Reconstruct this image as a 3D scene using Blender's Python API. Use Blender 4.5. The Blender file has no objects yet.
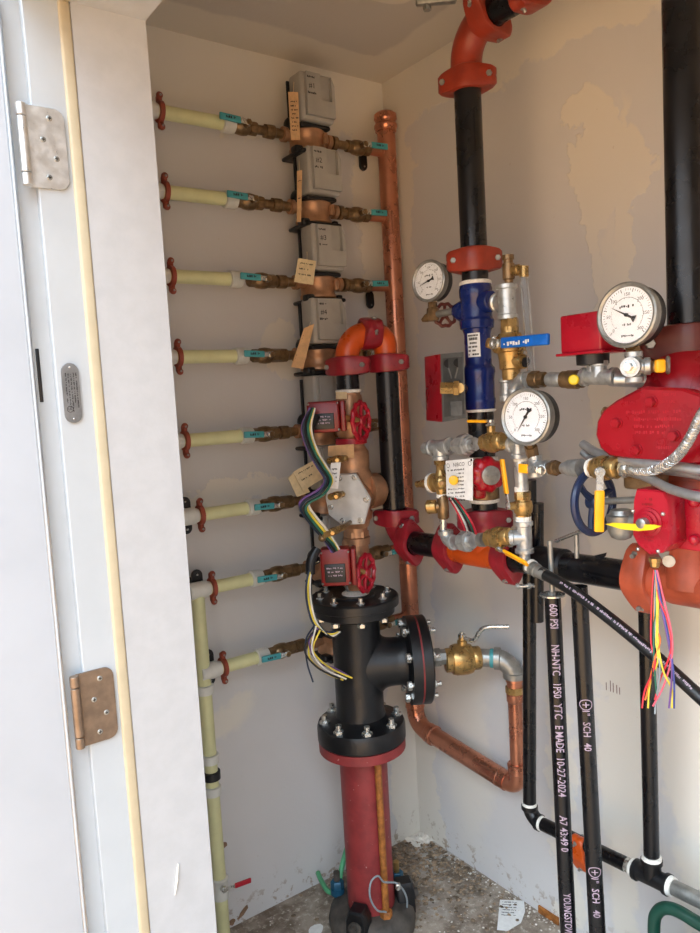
import bpy, bmesh, math, random
from mathutils import Vector, Matrix
V = Vector
random.seed(7)
PI = math.pi
SC = bpy.context.scene
COL = SC.collection

# ------------------------------------------------------------------ camera
CAM = V((-1.5287, -1.8633, 1.479)); FPX = 744.956
RX = V((0.81067823, -0.58271641, -0.05694205))
DN = V((-0.09955254, -0.04134916, -0.99417279))
FW = V((0.57696629, 0.81162296, -0.09153176))
cd = bpy.data.cameras.new('camera'); cam = bpy.data.objects.new('camera', cd); COL.objects.link(cam)
cam.matrix_world = Matrix(((RX.x, -DN.x, -FW.x, CAM.x), (RX.y, -DN.y, -FW.y, CAM.y), (RX.z, -DN.z, -FW.z, CAM.z), (0, 0, 0, 1)))
cd.sensor_fit = 'VERTICAL'; cd.sensor_height = 36; cd.lens = 36 * FPX / 933; cd.clip_start = 0.02; cd.clip_end = 200
SC.camera = cam

def P(px, py, x=None, y=None, z=None):
    """survey helper: the point of the plane x=, y= or z= that was sighted at photo pixel (px, py)"""
    d = RX * ((px - 350) / FPX) + DN * ((py - 466.5) / FPX) + FW
    if x is not None: t = (x - CAM.x) / d.x
    elif y is not None: t = (y - CAM.y) / d.y
    else: t = (z - CAM.z) / d.z
    return CAM + d * t
def W(px, p):
    return px * (p - CAM).dot(FW) / FPX

# ------------------------------------------------------------------ materials
def lin(c):
    return tuple(((v / 255) / 12.92 if v / 255 <= .04045 else ((v / 255 + .055) / 1.055) ** 2.4) for v in c) + (1,)
class NT:
    def __init__(s, name):
        s.m = bpy.data.materials.new(name); s.m.use_nodes = True
        s.n = s.m.node_tree.nodes; s.l = s.m.node_tree.links
        s.b = s.n['Principled BSDF']
    def new(s, t, **kw):
        n = s.n.new(t)
        for k, v in kw.items(): setattr(n, k, v)
        return n
    def put(s, sock, v):
        if isinstance(v, bpy.types.NodeSocket): s.l.new(v, sock)
        else: sock.default_value = v
    def math(s, op, a, b=0.0, clamp=False):
        n = s.new('ShaderNodeMath', operation=op); n.use_clamp = clamp
        s.put(n.inputs[0], a); s.put(n.inputs[1], b); return n.outputs[0]
    def coord(s):
        return s.new('ShaderNodeTexCoord').outputs['Object']
    def sep(s, v):
        n = s.new('ShaderNodeSeparateXYZ'); s.l.new(v, n.inputs[0]); return n.outputs
    def noise(s, vec, scale, detail=4, rough=.5, dist=0):
        n = s.new('ShaderNodeTexNoise'); s.l.new(vec, n.inputs['Vector'])
        n.inputs['Scale'].default_value = scale; n.inputs['Detail'].default_value = detail
        n.inputs['Roughness'].default_value = rough; n.inputs['Distortion'].default_value = dist
        return n.outputs['Fac']
    def mapr(s, v, a, b, c=0., d=1., smooth=True):
        n = s.new('ShaderNodeMapRange'); n.interpolation_type = 'SMOOTHSTEP' if smooth else 'LINEAR'
        s.put(n.inputs[0], v)
        for i, q in enumerate((a, b, c, d)): n.inputs[i + 1].default_value = q
        return n.outputs[0]
    def mix(s, f, a, b):
        n = s.new('ShaderNodeMix', data_type='RGBA'); s.put(n.inputs[0], f); s.put(n.inputs[6], a); s.put(n.inputs[7], b)
        return n.outputs[2]
    def bump(s, h, strength, dist=.002):
        n = s.new('ShaderNodeBump'); n.inputs['Strength'].default_value = strength; n.inputs['Distance'].default_value = dist
        s.l.new(h, n.inputs['Height']); s.l.new(n.outputs[0], s.b.inputs['Normal'])
def mat(name, c, rough=.5, metal=0., var=.12, vs=30., bump=0., bs=200., c2=None, spec=None, coat=0.):
    """painted / metal / plastic surface with worn tone variation and a fine bump"""
    t = NT(name); b = t.b
    b.inputs['Roughness'].default_value = rough; b.inputs['Metallic'].default_value = metal
    if spec is not None: b.inputs['Specular IOR Level'].default_value = spec
    if coat: b.inputs['Coat Weight'].default_value = coat; b.inputs['Coat Roughness'].default_value = .15
    co = t.coord()
    nz = t.noise(co, vs, 5, .6)
    base = lin(c)
    dark = tuple(v * (1 - var * 1.5) for v in base[:3]) + (1,)
    lite = c2 and lin(c2) or tuple(min(1, v * (1 + var)) for v in base[:3]) + (1,)
    t.put(b.inputs['Base Color'], t.mix(t.mapr(nz, .3, .7), dark, lite))
    t.put(b.inputs['Roughness'], t.mapr(nz, .25, .75, max(.03, rough - .08), min(1, rough + .1)))
    if bump: t.bump(t.noise(co, bs, 3, .6), bump, .001)
    return t.m
M = dict(
 black_pipe=mat('black_pipe_paint', (13, 13, 16), .28, 0, .2, 14, .1, 90),
 black_iron=mat('black_cast_iron', (17, 18, 21), .38, 0, .25, 25, .35, 160),
 black_plastic=mat('black_plastic', (18, 18, 20), .4),
 orange=mat('orange_fitting_paint', (190, 76, 18), .3, 0, .12, 12, .06, 60),
 orange_red=mat('orange_red_fitting_paint', (142, 48, 27), .38, 0, .15, 20, .1, 90),
 red_coupling=mat('red_coupling_paint', (140, 28, 40), .34, 0, .15, 25, .2, 120),
 brown_red=mat('brown_red_fitting_paint', (92, 38, 32), .42, 0, .15, 20, .2, 120),
 rust_orange=mat('rust_orange_fitting_paint', (172, 78, 50), .42, 0, .2, 16, .2, 120),
 alarm_red=mat('bright_red_valve_paint', (150, 7, 25), .28, 0, .12, 12, .12, 90),
 box_red=mat('red_switch_paint', (166, 13, 37), .3, 0, .1, 14),
 dark_red=mat('dark_red_housing_paint', (128, 22, 22), .35, 0, .15, 20),
 wheel_red=mat('red_wheel_paint', (172, 18, 42), .35, 0, .12, 25, .1, 120),
 clamp_brown=mat('red_brown_clamp_plastic', (148, 66, 46), .45),
 
 blue=mat('deep_blue_valve_paint', (14, 36, 104), .26, 0, .12, 12),
 wheel_blue=mat('navy_wheel_paint', (26, 42, 76), .35),
 handle_blue=mat('bright_blue_vinyl', (16, 104, 205), .35),
 yellow=mat('yellow_handle_vinyl', (250, 176, 14), .4, 0, .05),
 lemon=mat('yellow_indicator_paint', (226, 200, 30), .4, 0, .06),
 amber=mat('amber_cap_plastic', (240, 190, 30), .35, 0, .06),
 teal=mat('teal_handle_vinyl', (70, 158, 165), .42, 0, .1),
 green=mat('green_strap', (84, 170, 120), .5),
 dark_green=mat('dark_green_steel_paint', (18, 62, 50), .4, 0, .1),
 brass=mat('brass', (178, 146, 92), .3, .75, .2, 40, .15, 160),
 old_brass=mat('tarnished_brass', (138, 112, 80), .36, .7, .25, 45, .2, 160),
 bronze=mat('cast_bronze', (178, 136, 104), .4, .5, .18, 24, .2, 180),
 copper=mat('copper', (192, 126, 100), .28, .8, .08, 14, .08, 60, c2=(206, 140, 110)),
 galv=mat('galvanized_steel', (188, 192, 192), .34, .7, .16, 60, .15, 160),
 steel=mat('zinc_plated_steel', (205, 205, 200), .26, .85, .1, 60),
 brushed=mat('dull_grey_steel', (156, 156, 151), .4, .7, .15, 50, .1, 200),
 flex=mat('grey_flexible_conduit', (160, 160, 160), .4, .6, .1, 60, .3, 500),
 cast_grey=mat('cast_aluminium', (118, 120, 120), .42, .5, .1, 60, .25, 260),
 plate_grey=mat('grey_epoxy_plate', (196, 196, 194), .42, .1, .08, 30, .1, 200),
 tape=mat('white_thread_tape', (232, 230, 222), .55, 0, .08, 200, .3, 400),
 pex=mat('pale_yellow_plastic_pipe', (212, 212, 162), .38, 0, .06, 12),
 white_plastic=mat('white_plastic', (214, 214, 206), .42, 0, .06),
 meter_grey=mat('warm_grey_plastic', (164, 161, 154), .45, 0, .05, 20),
 meter_panel=mat('grey_plastic_panel', (164, 160, 150), .5, 0, .05, 20),
 dial=mat('white_dial', (244, 247, 250), .5, 0, .03),
 ink=mat('black_ink', (26, 24, 26), .6),
 white_ink=mat('pale_stencil_ink', (168, 148, 164), .6),
 white_mark=mat('white_marking', (225, 232, 240), .5),
 paper=mat('manila_card', (222, 202, 160), .7, 0, .08, 60),
 tan_card=mat('tan_printed_tag', (206, 166, 120), .7, 0, .1, 60),
 white_paper=mat('white_paper', (232, 232, 230), .7, 0, .05, 60),
 label=mat('white_label', (226, 230, 232), .5, 0, .04, 60),
 hose=mat('black_rubber_hose', (22, 23, 24), .38, 0, .15, 60, .25, 500),
 rust=mat('rusty_rod', (172, 106, 48), .6, .2, .3, 60, .4, 250, c2=(190, 120, 56)),
 mud_iron=mat('muddy_cast_iron', (74, 68, 62), .7, 0, .35, 22, .5, 80),
 blue_nut=mat('blue_coated_nut', (30, 84, 112), .4, .3),
 wood_white=mat('white_painted_board', (174, 176, 179), .5, 0, .03, 30, .3, 60),
 jamb=mat('grey_white_frame_paint', (172, 178, 183), .38, 0, .02, 10),
 seal=mat('cream_weather_seal', (180, 167, 140), .55, 0, .04, 30),
 door=mat('white_door_paint', (176, 181, 188), .4, 0, .02, 6),
 hinge=mat('satin_nickel', (214, 214, 212), .34, .8, .08, 60),
 hinge_brown=mat('bronze_hinge', (132, 112, 94), .38, .6, .12, 60),
 cast_dark=mat('dark_cast_face', (84, 86, 86), .5, .4, .12, 60, .2, 260), stamped=mat('stamped_grey_metal', (140, 142, 144), .4, .8, .1, 60),
 w_yellow=mat('yellow_wire', (228, 204, 70), .4), w_black=mat('black_wire', (22, 24, 28), .4), w_blue=mat('blue_wire', (58, 70, 140), .4),
 w_navy=mat('dark_blue_wire', (30, 46, 70), .4), w_red=mat('red_wire', (214, 50, 66), .4), w_pink=mat('pink_wire', (226, 100, 120), .4),
 w_white=mat('white_wire', (220, 216, 206), .4), w_purple=mat('purple_wire', (110, 76, 140), .4), w_green=mat('green_wire', (30, 100, 80), .4),
 w_orange=mat('orange_wire', (232, 120, 50), .4), w_grey=mat('grey_wire', (140, 150, 156), .4),
 torn=mat('torn_brown_paper', (138, 108, 84), .9, 0, .2, 60), pebble=mat('pale_rubble', (176, 168, 156), .9, 0, .4, 40), crumb=mat('plaster_crumb', (228, 222, 212), .9),
)
def glass_mat(name, tint=(1, 1, 1, 1), gloss=.12):
    t = NT(name); t.n.remove(t.b)
    tr = t.new('ShaderNodeBsdfTransparent'); tr.inputs[0].default_value = tint
    gl = t.new('ShaderNodeBsdfGlossy'); gl.inputs['Roughness'].default_value = .06
    fr = t.new('ShaderNodeLayerWeight'); fr.inputs[0].default_value = gloss
    mx = t.new('ShaderNodeMixShader'); t.l.new(fr.outputs['Facing'], mx.inputs[0]); t.l.new(tr.outputs[0], mx.inputs[1]); t.l.new(gl.outputs[0], mx.inputs[2])
    t.l.new(mx.outputs[0], t.n['Material Output'].inputs[0]); return t.m
def riser_mat():
    t = NT('worn_red_pipe_paint'); co = t.coord(); nz = t.noise(co, 22, 5, .6); b = t.b
    c = t.mix(t.mapr(nz, .3, .7), lin((124, 42, 44)), lin((148, 54, 54)))
    c = t.mix(t.mapr(t.noise(co, 75, 3, .5), .70, .74, 0, .8), c, lin((206, 180, 170)))
    c = t.mix(t.mapr(t.noise(co, 17, 4, .7, .6), .70, .73, 0, .6), c, lin((190, 150, 138)))
    t.put(b.inputs['Base Color'], c); b.inputs['Roughness'].default_value = .48; t.bump(nz, .15, .001); return t.m
M['riser_red'] = riser_mat()
M['lens'] = glass_mat('clear_lens', (1, 1, 1, 1), .1)
M['tube'] = glass_mat('clear_plastic_tube', (.9, .92, .92, 1), .5)
M['glass_block'] = M['lens']

def wall_mat(name, hor):
    """drywall paper with joint compound bands; hor = index of the horizontal axis in the wall"""
    t = NT(name); co = t.coord(); s = t.sep(co); h, z = s[hor], s[2]
    nz = t.noise(co, 5, 5, .6); nf = t.noise(co, 22, 4, .6)
    wob = t.math('ADD', t.math('MULTIPLY', t.math('SUBTRACT', nz, .5), .22), t.math('MULTIPLY', t.math('SUBTRACT', nf, .5), .05))
    hw = t.math('ADD', h, wob); zw = t.math('ADD', z, wob)
    def blob(ch, cz, rh, rz, soft=.12, hh=None, zz=None):
        a = t.math('DIVIDE', t.math('SUBTRACT', hh or hw, ch), rh); b = t.math('DIVIDE', t.math('SUBTRACT', zz or zw, cz), rz)
        r = t.math('ADD', t.math('MULTIPLY', a, a), t.math('MULTIPLY', b, b))
        return t.mapr(r, 1 - soft, 1 + soft, 1, 0)
    masks = [t.mapr(zw, 2.27, 2.285), t.mapr(hw, -.125, -.115)]
    if hor == 0:
        a = t.mapr(zw, 1.195, 1.2, 0, 1); a = t.math('MULTIPLY', a, t.mapr(zw, 1.262, 1.268, 1, 0))
        masks.append(t.math('MULTIPLY', a, t.mapr(hw, -.36, -.33, 1, 0)))
        masks += [blob(-.42, 1.62, .06, .1), blob(-.62, 2.28, .3, .07), blob(-.7, .62, .1, .05, .6), blob(-.35, .85, .06, .25, .8)]
    else:
        masks += [blob(-.765, 2.0, .07, .15, .06), blob(-.74, 1.66, .022, .34, .2), blob(-.842, 1.7, .03, .4, .2), blob(-.86, 1.93, .06, .1, .1),
                  blob(-.79, .9, .075, 1.0, .3), blob(-.6, .5, .03, .9, .5), blob(-.97, .8, .05, .9, .5), blob(-.25, .6, .1, .5, .9)]
    m = masks[0]
    for q in masks[1:]: m = t.math('MAXIMUM', m, q)
    paper = lin((204, 202, 200)); mud = lin((220, 214, 202))
    base = t.mix(t.mapr(t.noise(co, 2.2, 4), .35, .7), paper, lin((209, 207, 206)))
    c = t.mix(t.math('MULTIPLY', m, .85), base, mud)
    sp = t.mapr(t.noise(co, 60, 2, .5), .74, .78)
    c = t.mix(t.math('MULTIPLY', sp, .25), c, lin((170, 150, 128)))
    # scuffs and a gouged edge close to the floor
    low = t.math('MULTIPLY', t.mapr(z, .0, .14, 1, 0), t.mapr(t.noise(co, 26, 4, .7), .56, .62))
    c = t.mix(t.math('MULTIPLY', low, .75), c, lin((150, 130, 108)))
    t.put(t.b.inputs['Base Color'], c); t.b.inputs['Roughness'].default_value = .85
    t.b.inputs['Specular IOR Level'].default_value = .2
    t.bump(t.math('ADD', t.math('MULTIPLY', m, .8), t.math('MULTIPLY', t.noise(co, 90, 4, .6), .35)), .5, .002)
    return t.m
M['wall_l'] = wall_mat('drywall_meter_side', 0); M['wall_r'] = wall_mat('drywall_riser_side', 1)
def ceil_mat():
    t = NT('drywall_ceiling'); co = t.coord(); s = t.sep(co); nz = t.noise(co, 6, 5)
    e = t.math('MAXIMUM', t.mapr(t.math('ADD', s[1], t.math('MULTIPLY', nz, .1)), -.1, -.08), t.mapr(t.math('ADD', s[0], t.math('MULTIPLY', nz, .1)), -.1, -.08))
    a = t.math('SUBTRACT', s[0], -.32); b = t.math('SUBTRACT', s[1], -.42)
    r = t.math('ADD', t.math('MULTIPLY', t.math('MULTIPLY', a, a), 1.4), t.math('MULTIPLY', t.math('MULTIPLY', b, b), 4))
    m = t.math('MAXIMUM', e, t.mapr(t.math('ADD', r, t.math('MULTIPLY', nz, .006)), .0105, .0125, 1, 0))
    t.put(t.b.inputs['Base Color'], t.mix(m, lin((190, 182, 172)), lin((208, 200, 186)))); t.b.inputs['Roughness'].default_value = .9
    t.bump(t.noise(co, 80, 4), .3, .002); return t.m
def floor_mat():
    t = NT('dusty_concrete'); co = t.coord()
    n1 = t.noise(co, 9, 6, .65); n2 = t.noise(co, 60, 5, .7); n3 = t.noise(co, 3, 4)
    c = t.mix(t.mapr(n1, .35, .65), lin((112, 98, 84)), lin((168, 156, 142)))
    c = t.mix(t.mapr(n2, .5, .7), c, lin((196, 186, 172)))
    c = t.mix(t.math('MULTIPLY', t.mapr(n3, .52, .6), .6), c, lin((205, 200, 194)))
    t.put(t.b.inputs['Base Color'], c); t.b.inputs['Roughness'].default_value = .9
    t.bump(t.math('ADD', n2, n1), .6, .006); return t.m
M['ceil'] = ceil_mat(); M['floor'] = floor_mat()
M['ground'] = mat('sunlit_tan_ground', (200, 156, 112), .95, 0, .1, 3)

# ------------------------------------------------------------------ mesh builder
def basis(a):
    a = V(a).normalized(); h = V((0, 0, 1)) if abs(a.z) < .9 else V((1, 0, 0))
    u = h.cross(a).normalized(); return u, a.cross(u).normalized(), a
class MB:
    def __init__(s): s.v = []; s.f = []; s.mi = []; s.cur = 0
    def m(s, i): s.cur = i; return s
    def add(s, vs, fs):
        o = len(s.v); s.v += [V(v) for v in vs]
        for f in fs: s.f.append(tuple(i + o for i in f)); s.mi.append(s.cur)
        return s
    def rings(s, rs, cap0=True, cap1=True, closed=False):
        n = len(rs[0]); vs = [p for r in rs for p in r]; fs = []
        k = len(rs)
        for i in range(k if closed else k - 1):
            j = (i + 1) % k
            for q in range(n): fs.append((i * n + q, i * n + (q + 1) % n, j * n + (q + 1) % n, j * n + q))
        if not closed:
            if cap0: fs.append(tuple(reversed(range(n))))
            if cap1: fs.append(tuple((k - 1) * n + q for q in range(n)))
        return s.add(vs, fs)
    def lathe(s, p, axis, prof, seg=24, cap0=True, cap1=True, rot=0.):
        p = V(p); u, v, a = basis(axis)
        rs = []
        for t, r in prof:
            r = max(r, 1e-5)
            rs.append([p + a * t + u * (r * math.cos(2 * PI * q / seg + rot)) + v * (r * math.sin(2 * PI * q / seg + rot)) for q in range(seg)])
        return s.rings(rs, cap0, cap1)
    def cyl(s, p0, p1, r, seg=20, bev=0.):
        p0 = V(p0); p1 = V(p1); L = (p1 - p0).length
        pr = [(0, r), (L, r)] if not bev else [(0, r - bev), (bev, r), (L - bev, r), (L, r - bev)]
        return s.lathe(p0, p1 - p0, pr, seg)
    def hexa(s, p, axis, r, h, seg=6):
        return s.lathe(p, axis, [(0, r), (h * .85, r), (h, r * .86)], seg)
    def tube(s, pts, r, seg=12, cap=True):
        pts = [V(p) for p in pts]; n = len(pts); rs = []; u = None
        for i, p in enumerate(pts):
            d = (pts[min(i + 1, n - 1)] - pts[max(i - 1, 0)]).normalized()
            if u is None: u = basis(d)[0]
            u = (u - d * u.dot(d)).normalized(); w = d.cross(u)
            rr = r[i] if isinstance(r, (list, tuple)) else r
            rs.append([p + u * (rr * math.cos(2 * PI * q / seg)) + w * (rr * math.sin(2 * PI * q / seg)) for q in range(seg)])
        return s.rings(rs, cap, cap)
    def torus(s, c, axis, R, r, seg=32, sub=10, wav=0., k=0):
        c = V(c); u, v, a = basis(axis); rs = []
        for i in range(seg):
            t = 2 * PI * i / seg; Rr = R * (1 + wav * math.cos(k * t)); e = u * math.cos(t) + v * math.sin(t)
            rs.append([c + e * (Rr + r * math.cos(2 * PI * q / sub)) + a * (r * math.sin(2 * PI * q / sub)) for q in range(sub)])
        return s.rings(rs, closed=True)
    def box(s, c, size, fr=None, bev=0.):
        c = V(c); X, Y, Z = fr or (V((1, 0, 0)), V((0, 1, 0)), V((0, 0, 1)))
        hx, hy, hz = [q / 2 for q in size]
        if bev <= 0:
            vs = [c + X * (a * hx) + Y * (b * hy) + Z * (d * hz) for d in (-1, 1) for a, b in ((-1, -1), (1, -1), (1, 1), (-1, 1))]
            return s.add(vs, [(3, 2, 1, 0), (4, 5, 6, 7), (0, 1, 5, 4), (1, 2, 6, 5), (2, 3, 7, 6), (3, 0, 4, 7)])
        b = min(bev, hx * .9, hy * .9, hz * .9)
        def ring(i, z):
            o = []
            for sx, sy, a0 in ((1, 1, 0), (-1, 1, 90), (-1, -1, 180), (1, -1, 270)):
                for k in range(4):
                    t = math.radians(a0 + 30 * k)
                    o.append(c + X * (sx * (hx - b) + (b - i) * math.cos(t)) + Y * (sy * (hy - b) + (b - i) * math.sin(t)) + Z * z)
            return o
        return s.rings([ring(b * .99, -hz), ring(b * .3, -hz + b * .3), ring(0, -hz + b), ring(0, hz - b), ring(b * .3, hz - b * .3), ring(b * .99, hz)])
    def prism(s, pts, n, th, bev=0.):
        """solid from a planar outline (world points), thickness th along n (from the outline), edges eased by bev"""
        pts = [V(p) for p in pts]; n = V(n).normalized(); c = sum(pts, V()) / len(pts)
        area = sum(((pts[i] - c).cross(pts[(i + 1) % len(pts)] - c) for i in range(len(pts))), V())
        if area.dot(n) < 0: pts.reverse()
        def ins(d, h): return [p + (c - p).normalized() * d + n * h for p in pts]
        if bev: return s.rings([ins(bev, 0), ins(0, bev), ins(0, th - bev), ins(bev, th)])
        return s.rings([ins(0, 0), ins(0, th)])
    def sphere(s, c, r, axis=(0, 0, 1), seg=16, ring=9, sq=1.):
        pr = [(-r * sq * math.cos(PI * i / ring), r * math.sin(PI * i / ring)) for i in range(ring + 1)]
        return s.lathe(c, axis, pr, seg)
    def quad(s, a, b, c, d): return s.add([a, b, c, d], [(0, 1, 2, 3)])
def tag(o, label=None, cat=None, group=None, kind=None):
    for k, v in (('label', label), ('category', cat), ('group', group), ('kind', kind)):
        if v: o[k] = v
    return o
def mesh(name, mb, mats, off=V()):
    me = bpy.data.meshes.new(name); me.from_pydata([v - off for v in mb.v], [], mb.f)
    mats = mats if isinstance(mats, (list, tuple)) else [mats]
    for q in mats: me.materials.append(M[q] if isinstance(q, str) else q)
    me.polygons.foreach_set('material_index', mb.mi); me.polygons.foreach_set('use_smooth', [True] * len(mb.f))
    bm = bmesh.new(); bm.from_mesh(me); bmesh.ops.recalc_face_normals(bm, faces=bm.faces); bm.to_mesh(me); bm.free()
    me.set_sharp_from_angle(angle=math.radians(38)); me.update(); return me
ORG = {}
def thing(name, label, cat, loc=(0, 0, 0), group=None):
    o = bpy.data.objects.new(name, None); COL.objects.link(o); o.location = loc; o.empty_display_size = .02
    ORG[o.name] = V(loc); return tag(o, label, cat, group)
def part(par, name, mb, mats, label=None):
    """mesh in world coordinates linked as a child of a thing or of one of its parts"""
    off = ORG[par.name]; o = bpy.data.objects.new(name, mesh(name, mb, mats, off)); COL.objects.link(o); o.parent = par
    ORG[o.name] = off
    if label: o['label'] = label
    return o
def solo(name, label, cat, mb, mats, group=None, kind=None):
    lo = V((min(v.x for v in mb.v), min(v.y for v in mb.v), min(v.z for v in mb.v))); hi = V((max(v.x for v in mb.v), max(v.y for v in mb.v), max(v.z for v in mb.v)))
    c = (lo + hi) / 2
    o = bpy.data.objects.new(name, mesh(name, mb, mats, c)); COL.objects.link(o); o.location = c; ORG[o.name] = c
    return tag(o, label, cat, group, kind)
def struct(name, mb, mats, par=None):
    o = bpy.data.objects.new(name, mesh(name, mb, mats)); COL.objects.link(o); ORG[o.name] = V()
    if par: o.parent = par
    else: o['kind'] = 'structure'
    return o
def dup(root, loc, label, rotz=None):
    r = root.copy(); COL.objects.link(r); r.location = loc; r['label'] = label; ORG[r.name] = V(loc)
    if rotz is not None: r.rotation_euler = (0, 0, rotz)
    for ch in list(root.children):
        c = ch.copy(); COL.objects.link(c); c.parent = r; ORG[c.name] = V(loc)
        for g in list(ch.children):
            d = g.copy(); COL.objects.link(d); d.parent = c
    return r
# ---- lettering
def glyphs(txt, size, align='LEFT', bold=0.):
    cu = bpy.data.curves.new('glyphs', 'FONT'); cu.body = txt; cu.size = size; cu.align_x = align; cu.align_y = 'CENTER'; cu.resolution_u = 2; cu.offset = bold
    ob = bpy.data.objects.new('glyphs', cu); COL.objects.link(ob)
    me = bpy.data.meshes.new_from_object(ob.evaluated_get(bpy.context.evaluated_depsgraph_get()))
    r = ([v.co.copy() for v in me.vertices], [tuple(p.vertices) for p in me.polygons])
    bpy.data.objects.remove(ob); bpy.data.curves.remove(cu); bpy.data.meshes.remove(me); return r
def text(mb, txt, size, o, U, Vv, align='LEFT', lift=.0006, squash=1.):
    vs, fs = glyphs(txt, size, align); U = V(U).normalized(); Vv = V(Vv).normalized(); n = U.cross(Vv)
    return mb.add([V(o) + U * (v.x * squash) + Vv * v.y + n * lift for v in vs], fs)
def text_round(mb, txt, size, p, axis, r, face, align='LEFT', lift=.0006, squash=1., turn=1, shift=0.):
    """lettering wrapped on a pipe: runs along axis from p, glyphs facing `face`"""
    vs, fs = glyphs(txt, size, align, size * .012)
    bm = bmesh.new(); bv = [bm.verts.new(v) for v in vs]
    for q in fs:
        try: bm.faces.new([bv[i] for i in q])
        except ValueError: pass
    for _ in range(3):
        le = [e for e in bm.edges if e.calc_length() > .0035]
        if not le: break
        bmesh.ops.subdivide_edges(bm, edges=le, cuts=1); bmesh.ops.triangulate(bm, faces=bm.faces)
    bm.verts.index_update(); vs = [v.co.copy() for v in bm.verts]; fs = [tuple(v.index for v in q.verts) for q in bm.faces]; bm.free()
    a = V(axis).normalized(); f = V(face); f = (f - a * f.dot(a)).normalized(); w = f.cross(a) * turn
    o = []
    for v in vs:
        t = (v.y + shift) / r; o.append(V(p) + a * (v.x * squash) + (f * math.cos(t) + w * math.sin(t)) * (r + lift))
    return mb.add(o, fs)
def scribble(mb, o, U, Vv, L, h, seed=0, lift=.0006, words=(.3, .5)):
    """a line of printing too small to read: short dashes"""
    rn = random.Random(seed); U = V(U).normalized(); Vv = V(Vv).normalized(); n = U.cross(Vv).normalized() * lift; t = 0
    while t < L:
        w = rn.uniform(.5, 1.) * h
        if rn.random() < .82:
            y0 = rn.choice((0, 0, .3)) * h; y1 = rn.choice((1, 1, .7)) * h; b = V(o) + U * t + n; e = min(w * .75, L - t)
            mb.quad(b + Vv * y0, b + U * e + Vv * y0, b + U * e + Vv * y1, b + Vv * y1)
        t += w
    return mb
# ---- plumbing pieces (all lengths in metres)
def elbow_pts(p, d1, d2, R, n=10):
    p = V(p); d1 = V(d1).normalized(); d2 = V(d2).normalized()
    return [p + d1 * (R * (1 - math.sin(t))) + d2 * (R * (1 - math.cos(t))) for t in [PI / 2 * i / n for i in range(n + 1)]]
def elbow(mb, p, d1, d2, R, r, band=0., seg=18):
    mb.tube(elbow_pts(p, d1, d2, R), r, seg)
    if band:
        for d in (d1, d2):
            d = V(d).normalized(); mb.lathe(V(p) + d * (R - band), d, [(0, r), (.002, r * 1.14), (band - .001, r * 1.14), (band, r * 1.05)], seg)
    return mb
def tee(mb, p, run, br, r, L, Lb, seg=18):
    p = V(p); run = V(run).normalized(); br = V(br).normalized()
    pr = lambda l: [(-l, r * 1.12), (-l + .001, r * 1.2), (-l + .009, r * 1.2), (-l + .011, r), (l - .011, r), (l - .009, r * 1.2), (l - .001, r * 1.2), (l, r * 1.12)]
    mb.lathe(p, run, pr(L), seg)
    mb.lathe(p, br, [(0, r * 1.05), (Lb - .011, r), (Lb - .009, r * 1.2), (Lb - .001, r * 1.2), (Lb, r * 1.12)], seg); return mb
def bolt(mb, p, axis, L, r, head=True):
    """bolt centred at p along axis with head and nut"""
    a = V(axis).normalized(); mb.cyl(V(p) - a * L / 2, V(p) + a * (L / 2 + r), r * .55, 10)
    mb.hexa(V(p) - a * L / 2, -a, r, r * .9); mb.hexa(V(p) + a * (L / 2 - r), a, r, r); return mb
def coupling(label, c, axis, bdir, R, w, m, d=None, rl=None, name='pipe_coupling', group=None, hw='brushed'):
    c = V(c); a = V(axis).normalized(); b = V(bdir); b = (b - a * b.dot(a)).normalized(); t = a.cross(b)
    Ro = R * 1.32; d = d or R * 1.58; rl = rl or R * .44
    pts = [(Ro * math.cos(q * PI / 18), Ro * math.sin(q * PI / 18)) for q in range(36)]
    for sx in (-1, 1): pts += [(sx * d + rl * math.cos(q * PI / 8), rl * 1.15 * math.sin(q * PI / 8)) for q in range(16)]
    pts = sorted(set((round(x, 6), round(y, 6)) for x, y in pts))
    def half(ps):
        h = []
        for p in ps:
            while len(h) > 1 and (h[-1][0] - h[-2][0]) * (p[1] - h[-2][1]) - (h[-1][1] - h[-2][1]) * (p[0] - h[-2][0]) <= 0: h.pop()
            h.append(p)
        return h
    hull = half(pts)[:-1] + half(pts[::-1])[:-1]
    N = 56
    def rad(th):
        ux, uy = math.cos(th), math.sin(th); best = 9
        for i in range(len(hull)):
            x0, y0 = hull[i]; x1, y1 = hull[(i + 1) % len(hull)]; nx, ny = y1 - y0, x0 - x1
            de = nx * ux + ny * uy
            if de > 1e-9: best = min(best, (nx * x0 + ny * y0) / de)
        return best
    rr = [rad(2 * PI * q / N) for q in range(N)]
    def ring(s, h, inner=False):
        o = []
        for q in range(N):
            th = 2 * PI * q / N; r = R if inner else R + (rr[q] - R) * s
            lug = max(0, (rr[q] - Ro) / max(1e-6, d + rl - Ro)); hh = h * (1 - .14 * lug)
            o.append(c + (b * math.cos(th) + t * math.sin(th)) * r + a * hh)
        return o
    h = w / 2
    mb = MB().rings([ring(0, -h, True), ring(.55, -h), ring(.85, -h * .93), ring(1, -h * .7), ring(1, -h * .12), ring(.97, 0), ring(1, h * .12), ring(1, h * .7), ring(.85, h * .93), ring(.55, h), ring(0, h, True)], closed=True)
    T = thing(name, label, 'pipe coupling', c, group)
    part(T, 'housing', mb, m)
    for sx in (-1, 1):
        part(T, 'bolt', bolt(MB(), c + b * (sx * d), t, rl * 2.5, rl * .5), hw)
    return T
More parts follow.
